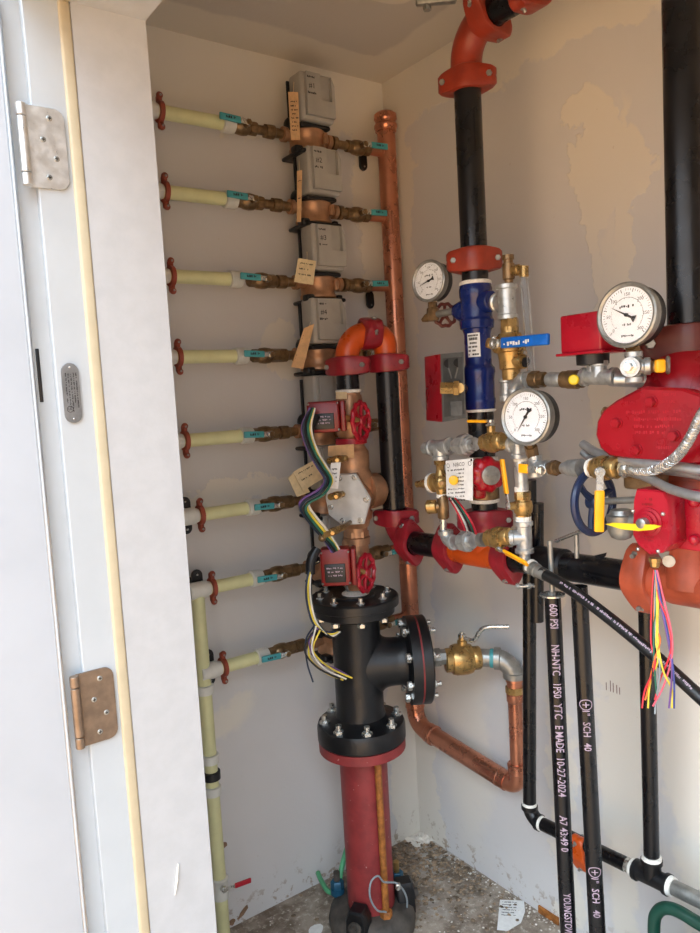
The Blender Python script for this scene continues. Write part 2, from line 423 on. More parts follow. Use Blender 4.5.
def ball_valve(mb, p, axis, r, L):
    p = V(p); a = V(axis).normalized()
    mb.lathe(p - a * L / 2, a, [(0, r * .9), (L * .02, r), (L * .2, r), (L * .22, r * .8)], 8)
    mb.lathe(p - a * L / 2, a, [(L * .2, r * .85), (L * .3, r * 1.15), (L * .5, r * 1.25), (L * .66, r * 1.15), (L * .68, r * .95), (L * .8, r * .9)], 20)
    mb.lathe(p - a * L / 2, a, [(L * .72, r * .9), (L * .74, r * 1.05), (L * .96, r * 1.05), (L, r * .95)], 8); return mb
def lever(p0, p1, up, w, th, grip=.55):
    """flat lever: steel shank from p0, vinyl grip to p1; returns (shank, grip) builders"""
    p0 = V(p0); p1 = V(p1); d = (p1 - p0); L = d.length; d.normalize(); up = V(up); up = (up - d * up.dot(d)).normalized(); s = d.cross(up)
    a = MB().box(p0 + d * (L * .5 * (1 - grip) + .002), (L * (1 - grip) + .012, w * .72, th * .6), (d, s, up))
    a.cyl(p0 - up * th * .5, p0 + up * th * .8, w * .5, 12)
    g = MB().box(p0 + d * (L * (1 - grip / 2)), (L * grip, w, th * 1.5), (d, s, up), min(w, th) * .45)
    return a, g
def wheel(T, name, c, axis, R, r, m, spokes=5, wav=.05, hub=.25):
    c = V(c); u, v, a = basis(axis)
    mb = MB().torus(c, a, R, r, 40, 8, wav, spokes * 2 if spokes > 4 else 0)
    for k in range(spokes):
        t = 2 * PI * k / spokes + .3; e = u * math.cos(t) + v * math.sin(t)
        mb.tube([c + e * R * .12, c + e * R * .55 - a * r * .4, c + e * R * .98], [r * 1.1, r * .8, r * .9], 8)
    mb.lathe(c - a * r * 1.5, a, [(0, R * hub * .9), (r * .4, R * hub), (r * 2.4, R * hub), (r * 3, R * hub * .8)], 16)
    return part(T, name, mb, m)
def gauge(label, c, n, R, ndl, stem, logo=True):
    """pressure gauge: dial centre c facing n, radius R, needle angle ndl (deg, clockwise from up), stem end point"""
    c = V(c); n = V(n).normalized(); up = V((0, 0, 1)); up = (up - n * up.dot(n)).normalized(); rt = up.cross(n)
    T = thing('pressure_gauge', label, 'gauge', V(stem))
    D = R * .78
    part(T, 'case', MB().lathe(c - n * D, n, [(0, R * .5), (.001, R * .9), (D * .15, R * .97), (D * .6, R * .97), (D * .62, R * .93)], 40), 'black_plastic')
    part(T, 'bezel', MB().lathe(c - n * D * .42, n, [(0, R * .96), (.001, R), (D * .30, R), (D * .36, R * 1.05), (D * .52, R * 1.05), (D * .56, R * .99), (D * .5, R * .91), (D * .3, R * .9)], 40, True, False), 'brushed')
    dz = c + n * .0005
    part(T, 'dial', MB().lathe(c - n * .002, n, [(0, R * .9), (.0025, R * .9)], 40), 'dial')
    k = MB()
    for i in range(46):
        th = math.radians(-135 + 270 * i / 45); e = rt * math.sin(th) + up * math.cos(th); q = rt * math.cos(th) - up * math.sin(th)
        big = i % 5 == 0; r0 = R * (.74 if big else .78); r1 = R * .85; w = R * (.014 if big else .007)
        k.quad(dz + e * r0 - q * w, dz + e * r1 - q * w, dz + e * r1 + q * w, dz + e * r0 + q * w)
        if i % 3 == 0 and i < 45:
            r0, r1 = R * .52, R * .56; k.quad(dz + e * r0 - q * w, dz + e * r1 - q * w, dz + e * r1 + q * w, dz + e * r0 + q * w)
    for i in range(40):   # inner scale arc
        t0, t1 = [math.radians(-135 + 270 * (i + g) / 40) for g in (0, 1)]
        f = lambda th, r: dz + (rt * math.sin(th) + up * math.cos(th)) * (R * r)
        k.quad(f(t0, .555), f(t1, .555), f(t1, .57), f(t0, .57))
    for i in range(7):
        th = math.radians(-135 + 270 * i / 6); e = rt * math.sin(th) + up * math.cos(th)
        text(k, str(i * 50), R * .15, c + e * R * .66, rt, up, 'CENTER', .0007)
    if logo:
        scribble(k, c + up * R * .22 - rt * R * .26, rt, up, R * .52, R * .1, 3, .0008)
    scribble(k, c - up * R * .34 - rt * R * .16, rt, up, R * .32, R * .07, 5, .0008); scribble(k, c - up * R * .7 - rt * R * .25, rt, up, R * .5, R * .07, 6, .0008)
    part(T, 'lettering', k, 'ink')
    th = math.radians(ndl); e = rt * math.sin(th) + up * math.cos(th); q = rt * math.cos(th) - up * math.sin(th); b = c + n * .0025
    nb = MB().prism([b + e * R * .62, b + q * R * .03, b - q * R * .03], n, .0008)
    nb.prism([b + q * R * .035, b - e * R * .2 + q * R * .035, b - e * R * .34 + q * R * .12, b - e * R * .34 - q * R * .12, b - e * R * .2 - q * R * .035, b - q * R * .035], n, .0008)
    nb.cyl(b - n * .002, b + n * .002, R * .06, 12); part(T, 'needle', nb, 'ink')
    part(T, 'lens', MB().lathe(c + n * D * .1, n, [(0, R * .9), (.001, R * .9)], 40), 'lens')
    s0 = c - n * D * .32 - up * R * .93; st = V(stem); d = (st - s0); L = d.length
    part(T, 'stem', MB().lathe(s0 + d * .02, d, [(0, R * .17), (L * .2, R * .17), (L * .2, R * .24), (L * .8, R * .24), (L * .8, R * .16), (L, R * .16)], 6), 'old_brass')
    return T
def arc(pts, n=10):
    """smooth curve through points (Catmull-Rom)"""
    p = [V(q) for q in pts]; p = [p[0] * 2 - p[1]] + p + [p[-1] * 2 - p[-2]]; o = []
    for i in range(1, len(p) - 2):
        for k in range(n):
            t = k / n; a, b, c, d = p[i - 1:i + 3]
            o.append(.5 * ((2 * b) + (c - a) * t + (2 * a - 5 * b + 4 * c - d) * t * t + (3 * b - a - 3 * c + d) * t ** 3))
    return o + [p[-2]]
X = V((1, 0, 0)); Y = V((0, 1, 0)); Z = V((0, 0, 1))
def tapes(T, *mbs):
    for q in mbs: part(T, 'thread_tape', q, 'tape', 'white thread tape')
ORD = ['topmost', 'second', 'third', 'fourth', 'fifth', 'sixth', 'seventh', 'lowest']
SKY, SUN, EXPO = 11.5, 5.6, 0.5
# ================================================================== the room
H = 2.44; XI, XO = -1.073, -1.275; YJ = -.767; YR = -2.6; ZH = 2.05; YE = -2.75
struct('floor', MB().box(((XO) / 2, YE / 2, -.05), (-XO + .1, -YE + .1, .1)), 'floor')
struct('ceiling', MB().box((XO / 2, YE / 2, H + .05), (-XO + .2, -YE + .2, .1)), 'ceil')
struct('wall_back', MB().box((XO / 2, .06, H / 2), (-XO + .12, .12, H)), 'wall_l')
struct('wall_right', MB().box((.06, YE / 2, H / 2), (.12, -YE, H)), 'wall_r')
struct('wall_far', MB().box((XO / 2, YE - .06, H / 2), (-XO, .12, H)), 'wall_l')
mb = MB().box(((XI + XO) / 2, (YJ + .035) / 2, H / 2), (XI - XO - .012, -YJ - .035, H))
mb.box(((XI + XO) / 2, (YJ + YR) / 2, (ZH + .04 + H) / 2), (XI - XO - .012, YJ - YR + .02, H - ZH - .04))
mb.box(((XI + XO) / 2, (YR + YE) / 2 - .02, H / 2), (XI - XO - .012, YR - YE - .04, H)); struct('wall_front', mb, 'wall_l')
# door frame, from the outside in: rebate, metal frame, seal, painted board
mb = MB().box(((XI - 1.182) / 2, YJ + .0175, ZH / 2), (XI + 1.182, .035, ZH))
mb.box(((XI - 1.188) / 2, (YJ + YR) / 2, ZH + .0175), (XI + 1.188, YJ - YR + .07, .035))
mb.box(((XI - 1.188) / 2, YR - .0175, ZH / 2), (XI + 1.188, .035, ZH)); struct('trim_1', mb, 'wood_white')
mb = MB().box((-1.1905, YJ + .0155, ZH / 2), (.017, .035, ZH), None, .004).box((-1.1905, (YJ + YR) / 2, ZH + .0155), (.017, YJ - YR, .035), None, .003); struct('trim_2', mb, 'seal')
mb = MB().box((-1.2215, YJ + .0185, ZH / 2), (.045, .033, ZH)).box((-1.2575, YJ + .0315, ZH / 2), (.027, .033, ZH)).box((-1.2445, YJ + .0195, ZH / 2), (.004, .035, ZH), None, .0015)
mb.box((-1.2225, (YJ + YR) / 2, ZH + .0185), (.043, YJ - YR, .033)).box((-1.2575, (YJ + YR) / 2, ZH + .0215), (.027, YJ - YR, .033))
mb.box((-1.2225, YR - .0185, ZH / 2), (.07, .033, ZH)); struct('trim_3', mb, 'jamb')
# small rip in the painted board
d0 = P(176, 870, y=YJ - .0012)
solo('paint_peel', 'small curl of peeled paint low on the white painted door board', 'paint peel', MB().tube([P(178, 864, y=YJ - .0016), P(177, 880, y=YJ - .002), P(175, 895, y=YJ - .0016)], [.0012, .0022, .0008], 8), 'tape')
# open door leaf seen along its hinge edge
mb = MB().box((-1.2795 - .45, YJ + .024, ZH / 2 + .005), (.9, .044, ZH - .015), None, .002)
struct('door_1', mb, 'door')
mb = MB().box((-1.2775, YJ + .001, ZH / 2 + .005), (.003, .004, ZH - .016), None, .001); struct('door_edge', mb, 'jamb', bpy.data.objects['door_1'])
def hinge(label, z0, z1, m):
    zc = (z0 + z1) / 2; h = z1 - z0; pts = []; x0, x1 = -1.258, -1.2045; r = .014
    for cx, cz, a0 in ((x1 - r, zc - h / 2 + r, 270), (x1 - r, zc + h / 2 - r, 0)):
        pts += [V((cx + r * math.cos(math.radians(a0 + 15 * k)), YJ + .0025, cz + r * math.sin(math.radians(a0 + 15 * k)))) for k in range(7)]
    pts += [V((x0, YJ + .0025, zc + h / 2)), V((x0, YJ + .0025, zc - h / 2))]
    T = part(bpy.data.objects['trim_3'], 'door_hinge', MB().prism(pts, -Y, .004, .0006), m, label)
    for i in range(3):
        a = zc - h / 2 + h * (0, .16, .84)[i]; b = zc - h / 2 + h * (.16, .84, 1)[i]
        part(T, 'knuckle', MB().cyl((-1.2615, YJ - .004, a + .0006), (-1.2615, YJ - .004, b - .0006), .0066, 16, .0008), m)
    for fx, fz in ((.62, .37), (.42, .1), (.72, -.12), (.5, -.36)):
        p = V((x0 + (x1 - x0) * fx, YJ - .0012, zc + h * fz))
        part(T, 'screw', MB().lathe(p, -Y, [(0, .0042), (.0008, .0038), (.0012, .003)], 14).m(1).box(p - Y * .0014, (.0045, .0006, .001)).box(p - Y * .0014, (.001, .0006, .0045)), ('brushed', 'ink'))
z0 = P(40, 188, y=YJ).z; z1 = P(36, 106, y=YJ).z; hinge('silver spring hinge high on the door frame', z0, z1, 'hinge')
z0 = P(92, 744, y=YJ).z; z1 = P(90, 671, y=YJ).z; hinge('bronze coloured hinge low on the door frame', z0, z1, 'hinge_brown')
T = thing('rating_plate', 'small oval grey metal rating plate riveted to the door frame', 'label plate', P(72, 392, y=YJ))
a = P(68, 363, y=YJ); b = P(75, 423, y=YJ); w = .0122; xk = P(71.5, 392, y=YJ).x; pts = []
for cz, a0 in ((a.z - w, 0), (b.z + w, 180)): pts += [V((xk + w * math.cos(math.radians(a0 + 20 * k)), YJ + .001, cz + w * math.sin(math.radians(a0 + 20 * k)))) for k in range(10)]
part(T, 'plate', MB().prism(pts, -Y, .002, .0004), 'stamped')
k = MB()
for i in range(5): scribble(k, V((xk - .0075 + i * .0036, YJ - .001, a.z - .014)), -Z, X, (a.z - b.z) * (.5 + .08 * (i % 3)), .0018, i)
k.torus((xk - .004, YJ - .0011, b.z + .02), Y, .0042, .0004, 20, 4); text(k, 'UL', .005, (xk - .004, YJ - .001, b.z + .02), X, Z, 'CENTER')
part(T, 'lettering', k, 'ink')
part(T, 'rivet', MB().sphere((xk, YJ - .001, a.z - .006), .0014), 'steel'); part(T, 'rivet', MB().sphere((xk, YJ - .001, b.z + .006), .0014), 'steel')
mb = MB().box((-1.2655, YJ + .0145, P(38, 375, y=YJ).z), (.005, .002, .075), None, .0009); solo('door_silencer', 'thin dark rubber strip stuck in the door frame rebate', 'rubber strip', mb, 'black_plastic')
# outside
struct('ground', MB().box((-9, -2, -.13), (30, 30, .1)), 'ground')

# ================================================================== meter rows on the back wall
YP = -.078
ROWS = [  # clamp, pipe pixels, collar, left valve, union, meter, right valve, handle end
 dict(cl=160, a=(164, 115), b=(218, 123), co=226.5, v=240, me=305, rv=356, z=[(164, 115), (218, 123), (356, 145)]),
 dict(cl=165, a=(170, 192), b=(224, 199), co=229, v=247, me=312, rv=356, z=[(170, 192), (224, 199), (356, 215)]),
 dict(cl=171, a=(178, 275), b=(228, 279), co=234, v=260, me=317, rv=358, z=[(178, 275), (228, 279), (358, 287)]),
 dict(cl=178, a=(184, 357), b=(234, 356), co=240, v=264, me=318, rv=361, z=[(184, 357), (234, 356)]),
 dict(cl=185, a=(192, 441), b=(240, 437), co=246, v=264, me=320, rv=368, z=[(192, 441), (240, 437), (376, 423)]),
 dict(cl=200, a=(204, 513), b=(246, 509), co=252, v=274, me=324, rv=376, z=[(204, 513), (246, 509), (290, 502)]),
 dict(cl=212, a=(218, 585), b=(250, 579), co=256, v=277, me=330, rv=380, z=[(218, 585), (250, 579), (382, 553)]),
 dict(cl=223, a=(230, 665), b=(256, 660), co=262, v=281, me=336, rv=384, z=[(230, 665), (262, 658), (392, 618)])]
HX, HY = -.058, -.078   # copper header
# prototypes
def proto_valve(label, side):
    T = thing('ball_valve', label, 'ball valve', (0, 0, 0), 'ball valves of the meter rows')
    mb = ball_valve(MB(), (0, 0, 0), X, .0178, .082); mb.cyl((0, 0, 0), (0, -.036, .0), .009, 14).hexa((0, -.036, 0), -Y, .0085, .006)
    part(T, 'body', mb, 'old_brass')
    s, g = lever((0, -.037, .0), (side * .082, -.036, .004), -Y, .017, .004, .72); h = part(T, 'handle', g, 'teal'); part(h, 'shank', s, 'steel')
    k = MB(); scribble(k, V((side * .052 - .014, -.0405, .0)), X, Z, .028, .006, 4, .0004); part(h, 'lettering', k, 'ink')
    return T
def proto_union(label):
    mb = MB().lathe((-.04, 0, 0), X, [(0, .0125), (.022, .0125), (.022, .016), (.03, .0182), (.046, .0182), (.05, .014), (.066, .0125), (.08, .012)], 18)
    mb.lathe((-.02, 0, 0), X, [(0, .0185), (.018, .0185)], 8); return solo('pipe_union', label, 'union', mb, 'old_brass', 'brass unions of the meter rows')
def proto_meter(label):
    T = thing('water_meter', label, 'water meter', (0, 0, 0), 'water meters of the back wall')
    mb = MB().lathe((0, 0, -.046), Z, [(0, .046), (.004, .051), (.012, .051), (.016, .048), (.04, .048), (.046, .052), (.058, .052), (.062, .047)], 28)
    mb.lathe((-.078, 0, 0), X, [(0, .02), (.012, .02), (.014, .015), (.03, .017), (.126, .017), (.142, .015), (.144, .02), (.156, .02)], 16)
    mb.box((.03, -.044, -.01), (.012, .02, .03), None, .003)
    part(T, 'body', mb, 'bronze')
    mb = MB().box((0, -.004, -.052), (.112, .108, .011), None, .005).box((-.052, -.03, -.046), (.026, .03, .02), None, .006).box((.05, -.03, -.044), (.016, .018, .018), None, .004)
    part(T, 'base_plate', mb, 'black_plastic')
    mb = MB().box((0, -.005, .018), (.098, .092, .012), None, .005).sphere((-.052, .0, .024), .018, Z, 14, 8, 1.3).box((-.004, .0, .088), (.103, .006, .11), None, .002)
    part(T, 'register_base', mb, 'black_plastic')
    x0, x1, zb, zt = -.05, .056, .027, .152
    mb = MB().box(((x0 + x1) / 2, -.032, (zb + zt) / 2), (x1 - x0, .06, zt - zb), None, .008)
    # face with the pocket at the upper right
    w = lambda x, z: V((x, -.06, z))
    pts = [w(x0 + .012, zb + .01), w(x1 - .004, zb + .01), w(x1 - .004, zt - .03), w(x1 - .014, zt - .008), w(x1 - .014, zb + .052), w(x1 - .05, zb + .052), w(x1 - .05, zt - .006), w(x0 + .012, zt - .006)]
    tri = [(0, 1, 4, 5), (0, 5, 6, 7), (1, 2, 3, 4)]
    fr = [p - Y * .014 for p in pts]; n = len(pts); o = len(mb.v)
    mb.add(pts + fr, [tuple(i + n for i in f) for f in tri] + [(i, (i + 1) % n, (i + 1) % n + n, i + n) for i in range(n)])
    part(T, 'cover', mb, 'meter_grey')
    return T
def proto_bracket(label):
    T = thing('pipe_bracket', label, 'pipe bracket', (0, 0, 0), 'black wall brackets')
    pts = []
    for cz, a0 in ((.034, 0), (-.034, 180)): pts += [V((.015 * math.cos(math.radians(a0 + 20 * k)), .032, cz + .015 * math.sin(math.radians(a0 + 20 * k)))) for k in range(10)]
    part(T, 'plate', MB().prism(pts, -Y, .010, .002).lathe((0, -YP, 0), -Y, [(0, .02), (.004, .02), (.008, .012), (-YP - .01, .012)], 16), 'black_plastic')
    for sz in (-1, 1): part(T, 'screw', MB().sphere((0, .021, sz * .036), .0035), 'steel')
    return T
def proto_clamp(label):
    T = thing('pipe_clamp', label, 'pipe clamp', (0, 0, 0), 'red brown pipe clamps')
    mb = MB().lathe((-.006, 0, 0), X, [(0, .0195), (.001, .026), (.011, .026), (.012, .0195)], 26)
    for sz in (-1, 1): mb.box((0, 0, sz * .03), (.012, .02, .02), None, .005).sphere((0, -.006, sz * .037), .0085)
    part(T, 'ring', mb, 'clamp_brown')
    for sz in (-1, 1): part(T, 'screw', MB().sphere((0, -.0135, sz * .036), .003), 'brushed')
    return T
def txt_of(i): return ORD[i] + ' meter row' + ('' if i in (0, 7) else ' from top')
protos = {}
def place(kind, make, loc, label):
    if kind not in protos: o = make(label); o.location = V(o.location) + V(loc); ORG[o.name] = V(o.location); protos[kind] = o; protos[kind + '0'] = V(o.location) - V(loc); return o
    p = protos[kind]
    return dup(p, V(loc) + protos[kind + '0'], label)
TAGS = {}
for i, r in enumerate(ROWS):
    zs = [P(*q, y=YP).z for q in r['z']]; z = sum(zs) / len(zs); r['zz'] = z; rn = txt_of(i)
    xx = lambda px: P(px, r['a'][1], y=YP).x
    xc = xx(r['cl']); xa = xc + .004; xb = P(*r['b'], y=YP).x; xco = xx(r['co']); xv = xx(r['v']) + .004; xm = xx(r['me']); xr = xx(r['rv'])
    r['xm'] = xm; L = V((0, YP, z))
    T = thing('plastic_pipe', 'pale yellow plastic pipe at the start of the ' + rn, 'pipe', V((xa, YP, z)), 'plastic pipes of the meter rows')
    part(T, 'pipe', MB().cyl(V((xa - .02, YP, z)), V((xco, YP, z)), .0172, 20), 'pex')
    part(T, 'collar', MB().lathe(V((xco - .016, YP, z)), X, [(0, .018), (.002, .0225), (.028, .0225), (.03, .0215), (.034, .0215)], 20), 'white_plastic', 'white collar')
    place('clamp', proto_clamp, V((xc, YP, z)), 'red brown clamp ring on the plastic pipe, ' + rn)
    place('bracket', proto_bracket, V((xc - .029, YP, z)), 'black wall bracket left of the red brown clamp, ' + rn)
    solo('pipe_sleeve', 'off white pipe sleeve in the black bracket, ' + rn, 'pipe sleeve', MB().lathe(V((xc - .066, YP, z)), X, [(0, .0215), (.004, .0225), (.048, .0225), (.052, .02), (.058, .018)], 20), 'white_plastic', 'pipe sleeves of the meter rows')
    place('vl', lambda l: proto_valve(l, -1), V((xv, YP, z)), 'brass ball valve with teal handle left of the meter, ' + rn)
    xu = xm - .112
    place('un', proto_union, V((xu, YP, z)), 'brass union between ball valve and meter in the ' + rn)
    # nipple filling valve to union is part of the union's spud
    place('me', proto_meter, V((xm, YP, z)), 'brass water meter with ' + ('grey register box, ' if i < 4 else 'grey box mostly hidden behind the riser, ') + rn)
    place('vr', lambda l: proto_valve(l, 1), V((xr, YP, z)), 'brass ball valve with teal handle right of the meter, ' + rn)
    solo('pipe_nipple', 'short brass pipe from meter to ball valve in the ' + rn, 'pipe nipple', MB().lathe(V((xm + .072, YP, z)), X, [(0, .012), (.012, .012), (.012, .02), (.026, .02), (.026, .012), (xr - xm - .11, .012)] if xr - xm > .14 else [(0, .013), (.02, .013)], 14), 'old_brass', 'nipples right of the meters')
    solo('pipe_stub', 'copper stub joining the header at the ' + rn, 'pipe stub', MB().lathe(V((xr + .036, YP, z)), X, [(0, .014), (HX - xr - .064, .014), (HX - xr - .062, .018), (HX - xr - .036, .018)], 14), 'copper', 'copper stubs of the header')
# nipples linking left valve to union
for i, r in enumerate(ROWS):
    z = r['zz']; xv = P(r['v'], r['a'][1], y=YP).x + .04; xu = r['xm'] - .152
    if xu > xv + .004: solo('pipe_nipple', 'thin brass pipe right of the first ball valve, ' + txt_of(i), 'pipe nipple', MB().cyl(V((xv, YP, z)), V((xu + .006, YP, z)), .012, 14), 'old_brass', 'nipples left of the meters')
# black brackets under the copper side
for i, (px, py) in {0: (362, 162), 2: (369, 300), 5: (379, 484)}.items():
    c = P(px, py, y=-.012); T = thing('wall_bracket', 'black bracket tab below the teal handle of the ' + txt_of(i), 'pipe bracket', c)
    pts = [c + V((.014 * math.cos(math.radians(q)), 0, .026 * (1 if math.sin(math.radians(q)) > 0 else -1) * (.4) + .017 * math.sin(math.radians(q)))) for q in range(0, 360, 20)]
    part(T, 'plate', MB().prism(pts, -Y, .01, .002).box(c + V((0, -.03, .03)), (.02, .055, .012), None, .003), 'black_plastic'); part(T, 'screw', MB().sphere(c + V((0, -.011, -.016)), .003), 'steel')
# register writing
for i in range(4):
    r = ROWS[i]; k = MB(); o = V((r['xm'] - .036, YP - .0744, r['zz']))
    scribble(k, o + Z * .130, X, Z, .024, .005, i + 11, .001); text(k, '#%d' % (i + 1), .019, o + V((.004, 0, .110)), X, Z, 'LEFT', .001); scribble(k, o + Z * .089, X, Z, .026, .006, i + 31, .001)
    m = [q for q in bpy.data.objects if q.name.startswith('water_meter') and (V(q.location) - V((r['xm'], YP, r['zz']))).length < .01][0]
    cov = [q for q in m.children if q.name.startswith('cover')][0]; ORG[cov.name] = V((r['xm'], YP, r['zz'])); part(cov, 'lettering', k, 'ink')
# hang tags
def hangtag(label, quad, yy, m, lines=3, string=None):
    q = [P(*p, y=yy[j] if isinstance(yy, (list, tuple)) else yy) for j, p in enumerate(quad)]; n = (q[1] - q[0]).cross(q[3] - q[0]).normalized()
    if n.y > 0: n = -n
    T = thing('hang_tag', label, 'tag', q[0]); c = part(T, 'card', MB().prism(q, n, .0008), m)
    k = MB(); U = (q[1] - q[0]); D = (q[3] - q[0])
    for j in range(lines): scribble(k, q[0] + U * .15 + D * (.22 + .68 * j / max(1, lines)) + n * .0012, U, -D, U.length * (.7 - .2 * (j % 2)), min(.004, D.length * .08), j + 3, 0)
    part(c, 'lettering', k, 'ink')
    if string: part(T, 'string', MB().tube([q[0] + U * .5 + D * .06, (q[0] + U * .5 + P(*string, y=-.1)) / 2 - Z * .004, P(*string, y=-.1)], .0009, 6), 'paper')
    return T
hangtag('long tan printed tag hanging at the topmost meter box', [(288, 92), (298, 92), (300, 140), (291, 140)], -.165, 'tan_card', 8, (294, 80))
hangtag('narrow tan tag seen almost edge on at the second meter from the ceiling', [(297, 171), (302, 170), (301, 222), (297, 222)], -.165, 'tan_card', 2, (299, 160))
hangtag('cream card tag hanging in front of the third meter from the ceiling', [(298, 258), (316, 261), (313, 285), (294, 282)], -.165, 'paper', 3, (307, 250))
hangtag('slanted tan printed tag hanging at the fourth meter from the ceiling', [(304, 328), (314, 324), (303, 369), (291, 367)], [-.165, -.17, -.15, -.14], 'tan_card', 8, (311, 318))
hangtag('square cream card with handwriting tucked beside the wire bundle', [(293, 472), (314, 460), (325, 477), (303, 491)], -.19, 'paper', 2, (316, 458))
hangtag('blank cream card behind the handwritten square card', [(288, 478), (296, 470), (310, 492), (297, 497)], -.17, 'paper', 0)
# copper header
zt = P(385, 128, y=HY).z; zb = P(406, 700, y=HY).z
T = thing('copper_header', 'tall copper header pipe in the corner joining the meter rows', 'pipe', V((HX, HY, zb)))
part(T, 'pipe', MB().cyl((HX, HY, zb), (HX, HY, zt), .0275, 28), 'copper')
part(T, 'cap', MB().lathe((HX, HY, zt - .012), Z, [(0, .028), (.001, .0315), (.008, .0315), (.012, .0345), (.02, .0345), (.024, .031), (.032, .031), (.036, .034), (.05, .033), (.056, .026)], 28), 'copper', 'grooved copper end cap')
# plastic manifold at the left end of the rows
a = P(192, 590, y=YP); xs = P(205, 690, y=YP).x
T = thing('plastic_riser', 'vertical pale yellow plastic pipe beside the white door board', 'pipe', V((xs, YP, 0)))
zA = P(196, 620, y=YP).z; zc = P(207, 760, y=YP).z; zd = P(208, 785, y=YP).z
part(T, 'pipe', MB().cyl((xs, YP, .0), (xs, YP, ROWS[6]['zz'] + .01), .0175, 20), 'pex')
for zz, nm in ((zc, 'collar'), (zd - .02, 'collar'), (P(204, 690, y=YP).z, 'collar')): part(T, nm, MB().lathe((xs, YP, zz - .012), Z, [(0, .0175), (.002, .0228), (.024, .0228), (.026, .0175)], 20), 'white_plastic')
solo('pipe_clip', 'black clip band on the vertical plastic pipe', 'pipe clip', MB().lathe((xs, YP, (zc + zd) / 2 - .022), Z, [(0, .0185), (.001, .0235), (.022, .0235), (.023, .0185)], 20).box((xs, YP / 2 - .005, (zc + zd) / 2 - .012), (.016, -YP - .02, .014)), 'black_plastic')
c = V((xs, YP, P(217, 889, y=YP).z)); T = thing('drain_valve', 'small drain valve with red lever on the vertical plastic pipe', 'valve', c)
part(T, 'body', MB().lathe(c - Z * .03, Z, [(0, .0185), (.003, .023), (.02, .021), (.04, .021), (.057, .023), (.06, .0185)], 18), 'white_plastic')
e = P(224, 889, y=-.12); part(T, 'stem', MB().cyl(c, e, .007, 12).hexa(e, Y * -1, .009, .006), 'steel')
s, g = lever(e - Y * .004, P(251, 880, y=-.13), -Y, .013, .004, .62); h = part(T, 'handle', g, 'box_red'); part(h, 'shank', s, 'steel')
for px, py, q in ((224, 845, 0), (243, 912, 1), (232, 922, 2)):
    c = P(px, py, y=-.002); solo('wall_gouge', ('brown torn spot on the drywall above the red lever', 'long brown torn patch on the drywall under the red lever', 'small brown torn patch lowest beside the door board')[q], 'wall damage', MB().prism([c + V((random.uniform(.6, 1) * .012 * (2 if q == 1 else 1) * math.cos(t), 0, random.uniform(.6, 1) * .011 * math.sin(t) + .012 * (q == 1) * math.cos(t))) for t in [k * PI / 6 for k in range(12)]], -Y, .001), 'torn')
# ================================================================== underground supply riser and black tee
CX, CY = -.3945, -.251; UX, UY = -.381, -.261
BD = V((.857, -.515, 0)).normalized(); BS = V((-BD.y, BD.x, 0))    # branch direction of the black tee
zF0, zF1, zF2 = .522, .552, .606
T = thing('supply_riser', 'worn red pipe rising from the floor below the black tee', 'pipe', (CX, CY, 0))
part(T, 'pipe', MB().cyl((CX, CY, 0), (CX, CY, zF0 + .01), .0655, 36), 'riser_red')
part(T, 'flange', MB().lathe((CX, CY, zF0), Z, [(0, .112), (.003, .119), (zF1 - zF0 - .001, .119)], 44), 'riser_red')
T = thing('flanged_tee', 'black cast iron flanged tee on the red riser', 'pipe tee', (CX, CY, zF1))
zT0, zT1 = .90, .922
mb = MB().lathe((CX, CY, zF1), Z, [(0, .117), (.003, .121), (zF2 - zF1 - .016, .121), (zF2 - zF1 - .006, .117), (zF2 - zF1, .085), (zF2 - zF1 + .012, .069), (zF2 - zF1 + .03, .0655), (zT0 - zF1 - .03, .0655), (zT0 - zF1 - .012, .068), (zT0 - zF1 - .004, .08), (zT0 - zF1, .104), (zT0 - zF1 + .003, .108), (zT1 - zF1, .108)], 48)
BC = V((CX, CY, .757)); t0 = .135
rs = []
for k in range(9):
    q = k / 8; rg = []
    for i in range(48):
        th = 2 * PI * i / 48; c_, s_ = math.cos(th), math.sin(th); so = .0632 * c_; ta = math.sqrt(.0655 ** 2 - so ** 2) - .002
        A_ = V((so, .086 * s_, ta)); B_ = V((.0645 * c_, .0645 * s_, .1)); C_ = V((.0645 * c_, .0645 * s_, ta + .004))
        w_ = A_ * (1 - q) ** 2 + C_ * (2 * q * (1 - q)) + B_ * q * q; rg.append(BC + BS * w_.x + Z * w_.y + BD * w_.z)
    rs.append(rg)
mb.rings(rs, False, False)
mb.lathe(BC, BD, [(.1, .0645), (t0 - .018, .0645), (t0 - .006, .070), (t0, .09), (t0 + .001, .119), (t0 + .026, .119)], 48, False)
part(T, 'body', mb, 'black_iron')
def bolts(T, c, ax, R, n, L, r, ph=0., skip=()):
    u, v, a = basis(ax)
    for k in range(n):
        if k in skip: continue
        th = 2 * PI * (k + ph) / n; part(T, 'bolt', bolt(MB(), V(c) + (u * math.cos(th) + v * math.sin(th)) * R, a, L, r), 'steel')
bolts(T, (CX, CY, (zF1 + zF2) / 2 + .002), Z, .1, 8, .058, .0145, .4)
bolts(T, BC + BD * (t0 + .03), BD, .098, 8, .066, .0125, .5)
k = MB(); text_round(k, '4', .05, (CX + .0, CY, .76), -Z, .0655, (-.6, -.8, 0), 'CENTER', .0012, 1, 1); text_round(k, '350', .022, (CX, CY, .70), -Z, .0655, (-.6, -.8, 0), 'CENTER', .0012, 1, 1); part(T, 'cast_mark', k, 'black_iron')
mb = MB().lathe(BC + BD * (t0 + .0265), BD, [(0, .1185), (.0035, .1185)], 44); solo('gasket', 'thin red gasket between the black branch flanges', 'gasket', mb, 'riser_red')
T = thing('branch_flange', 'black round blank flange on the side branch of the tee', 'flange', BC + BD * (t0 + .03))
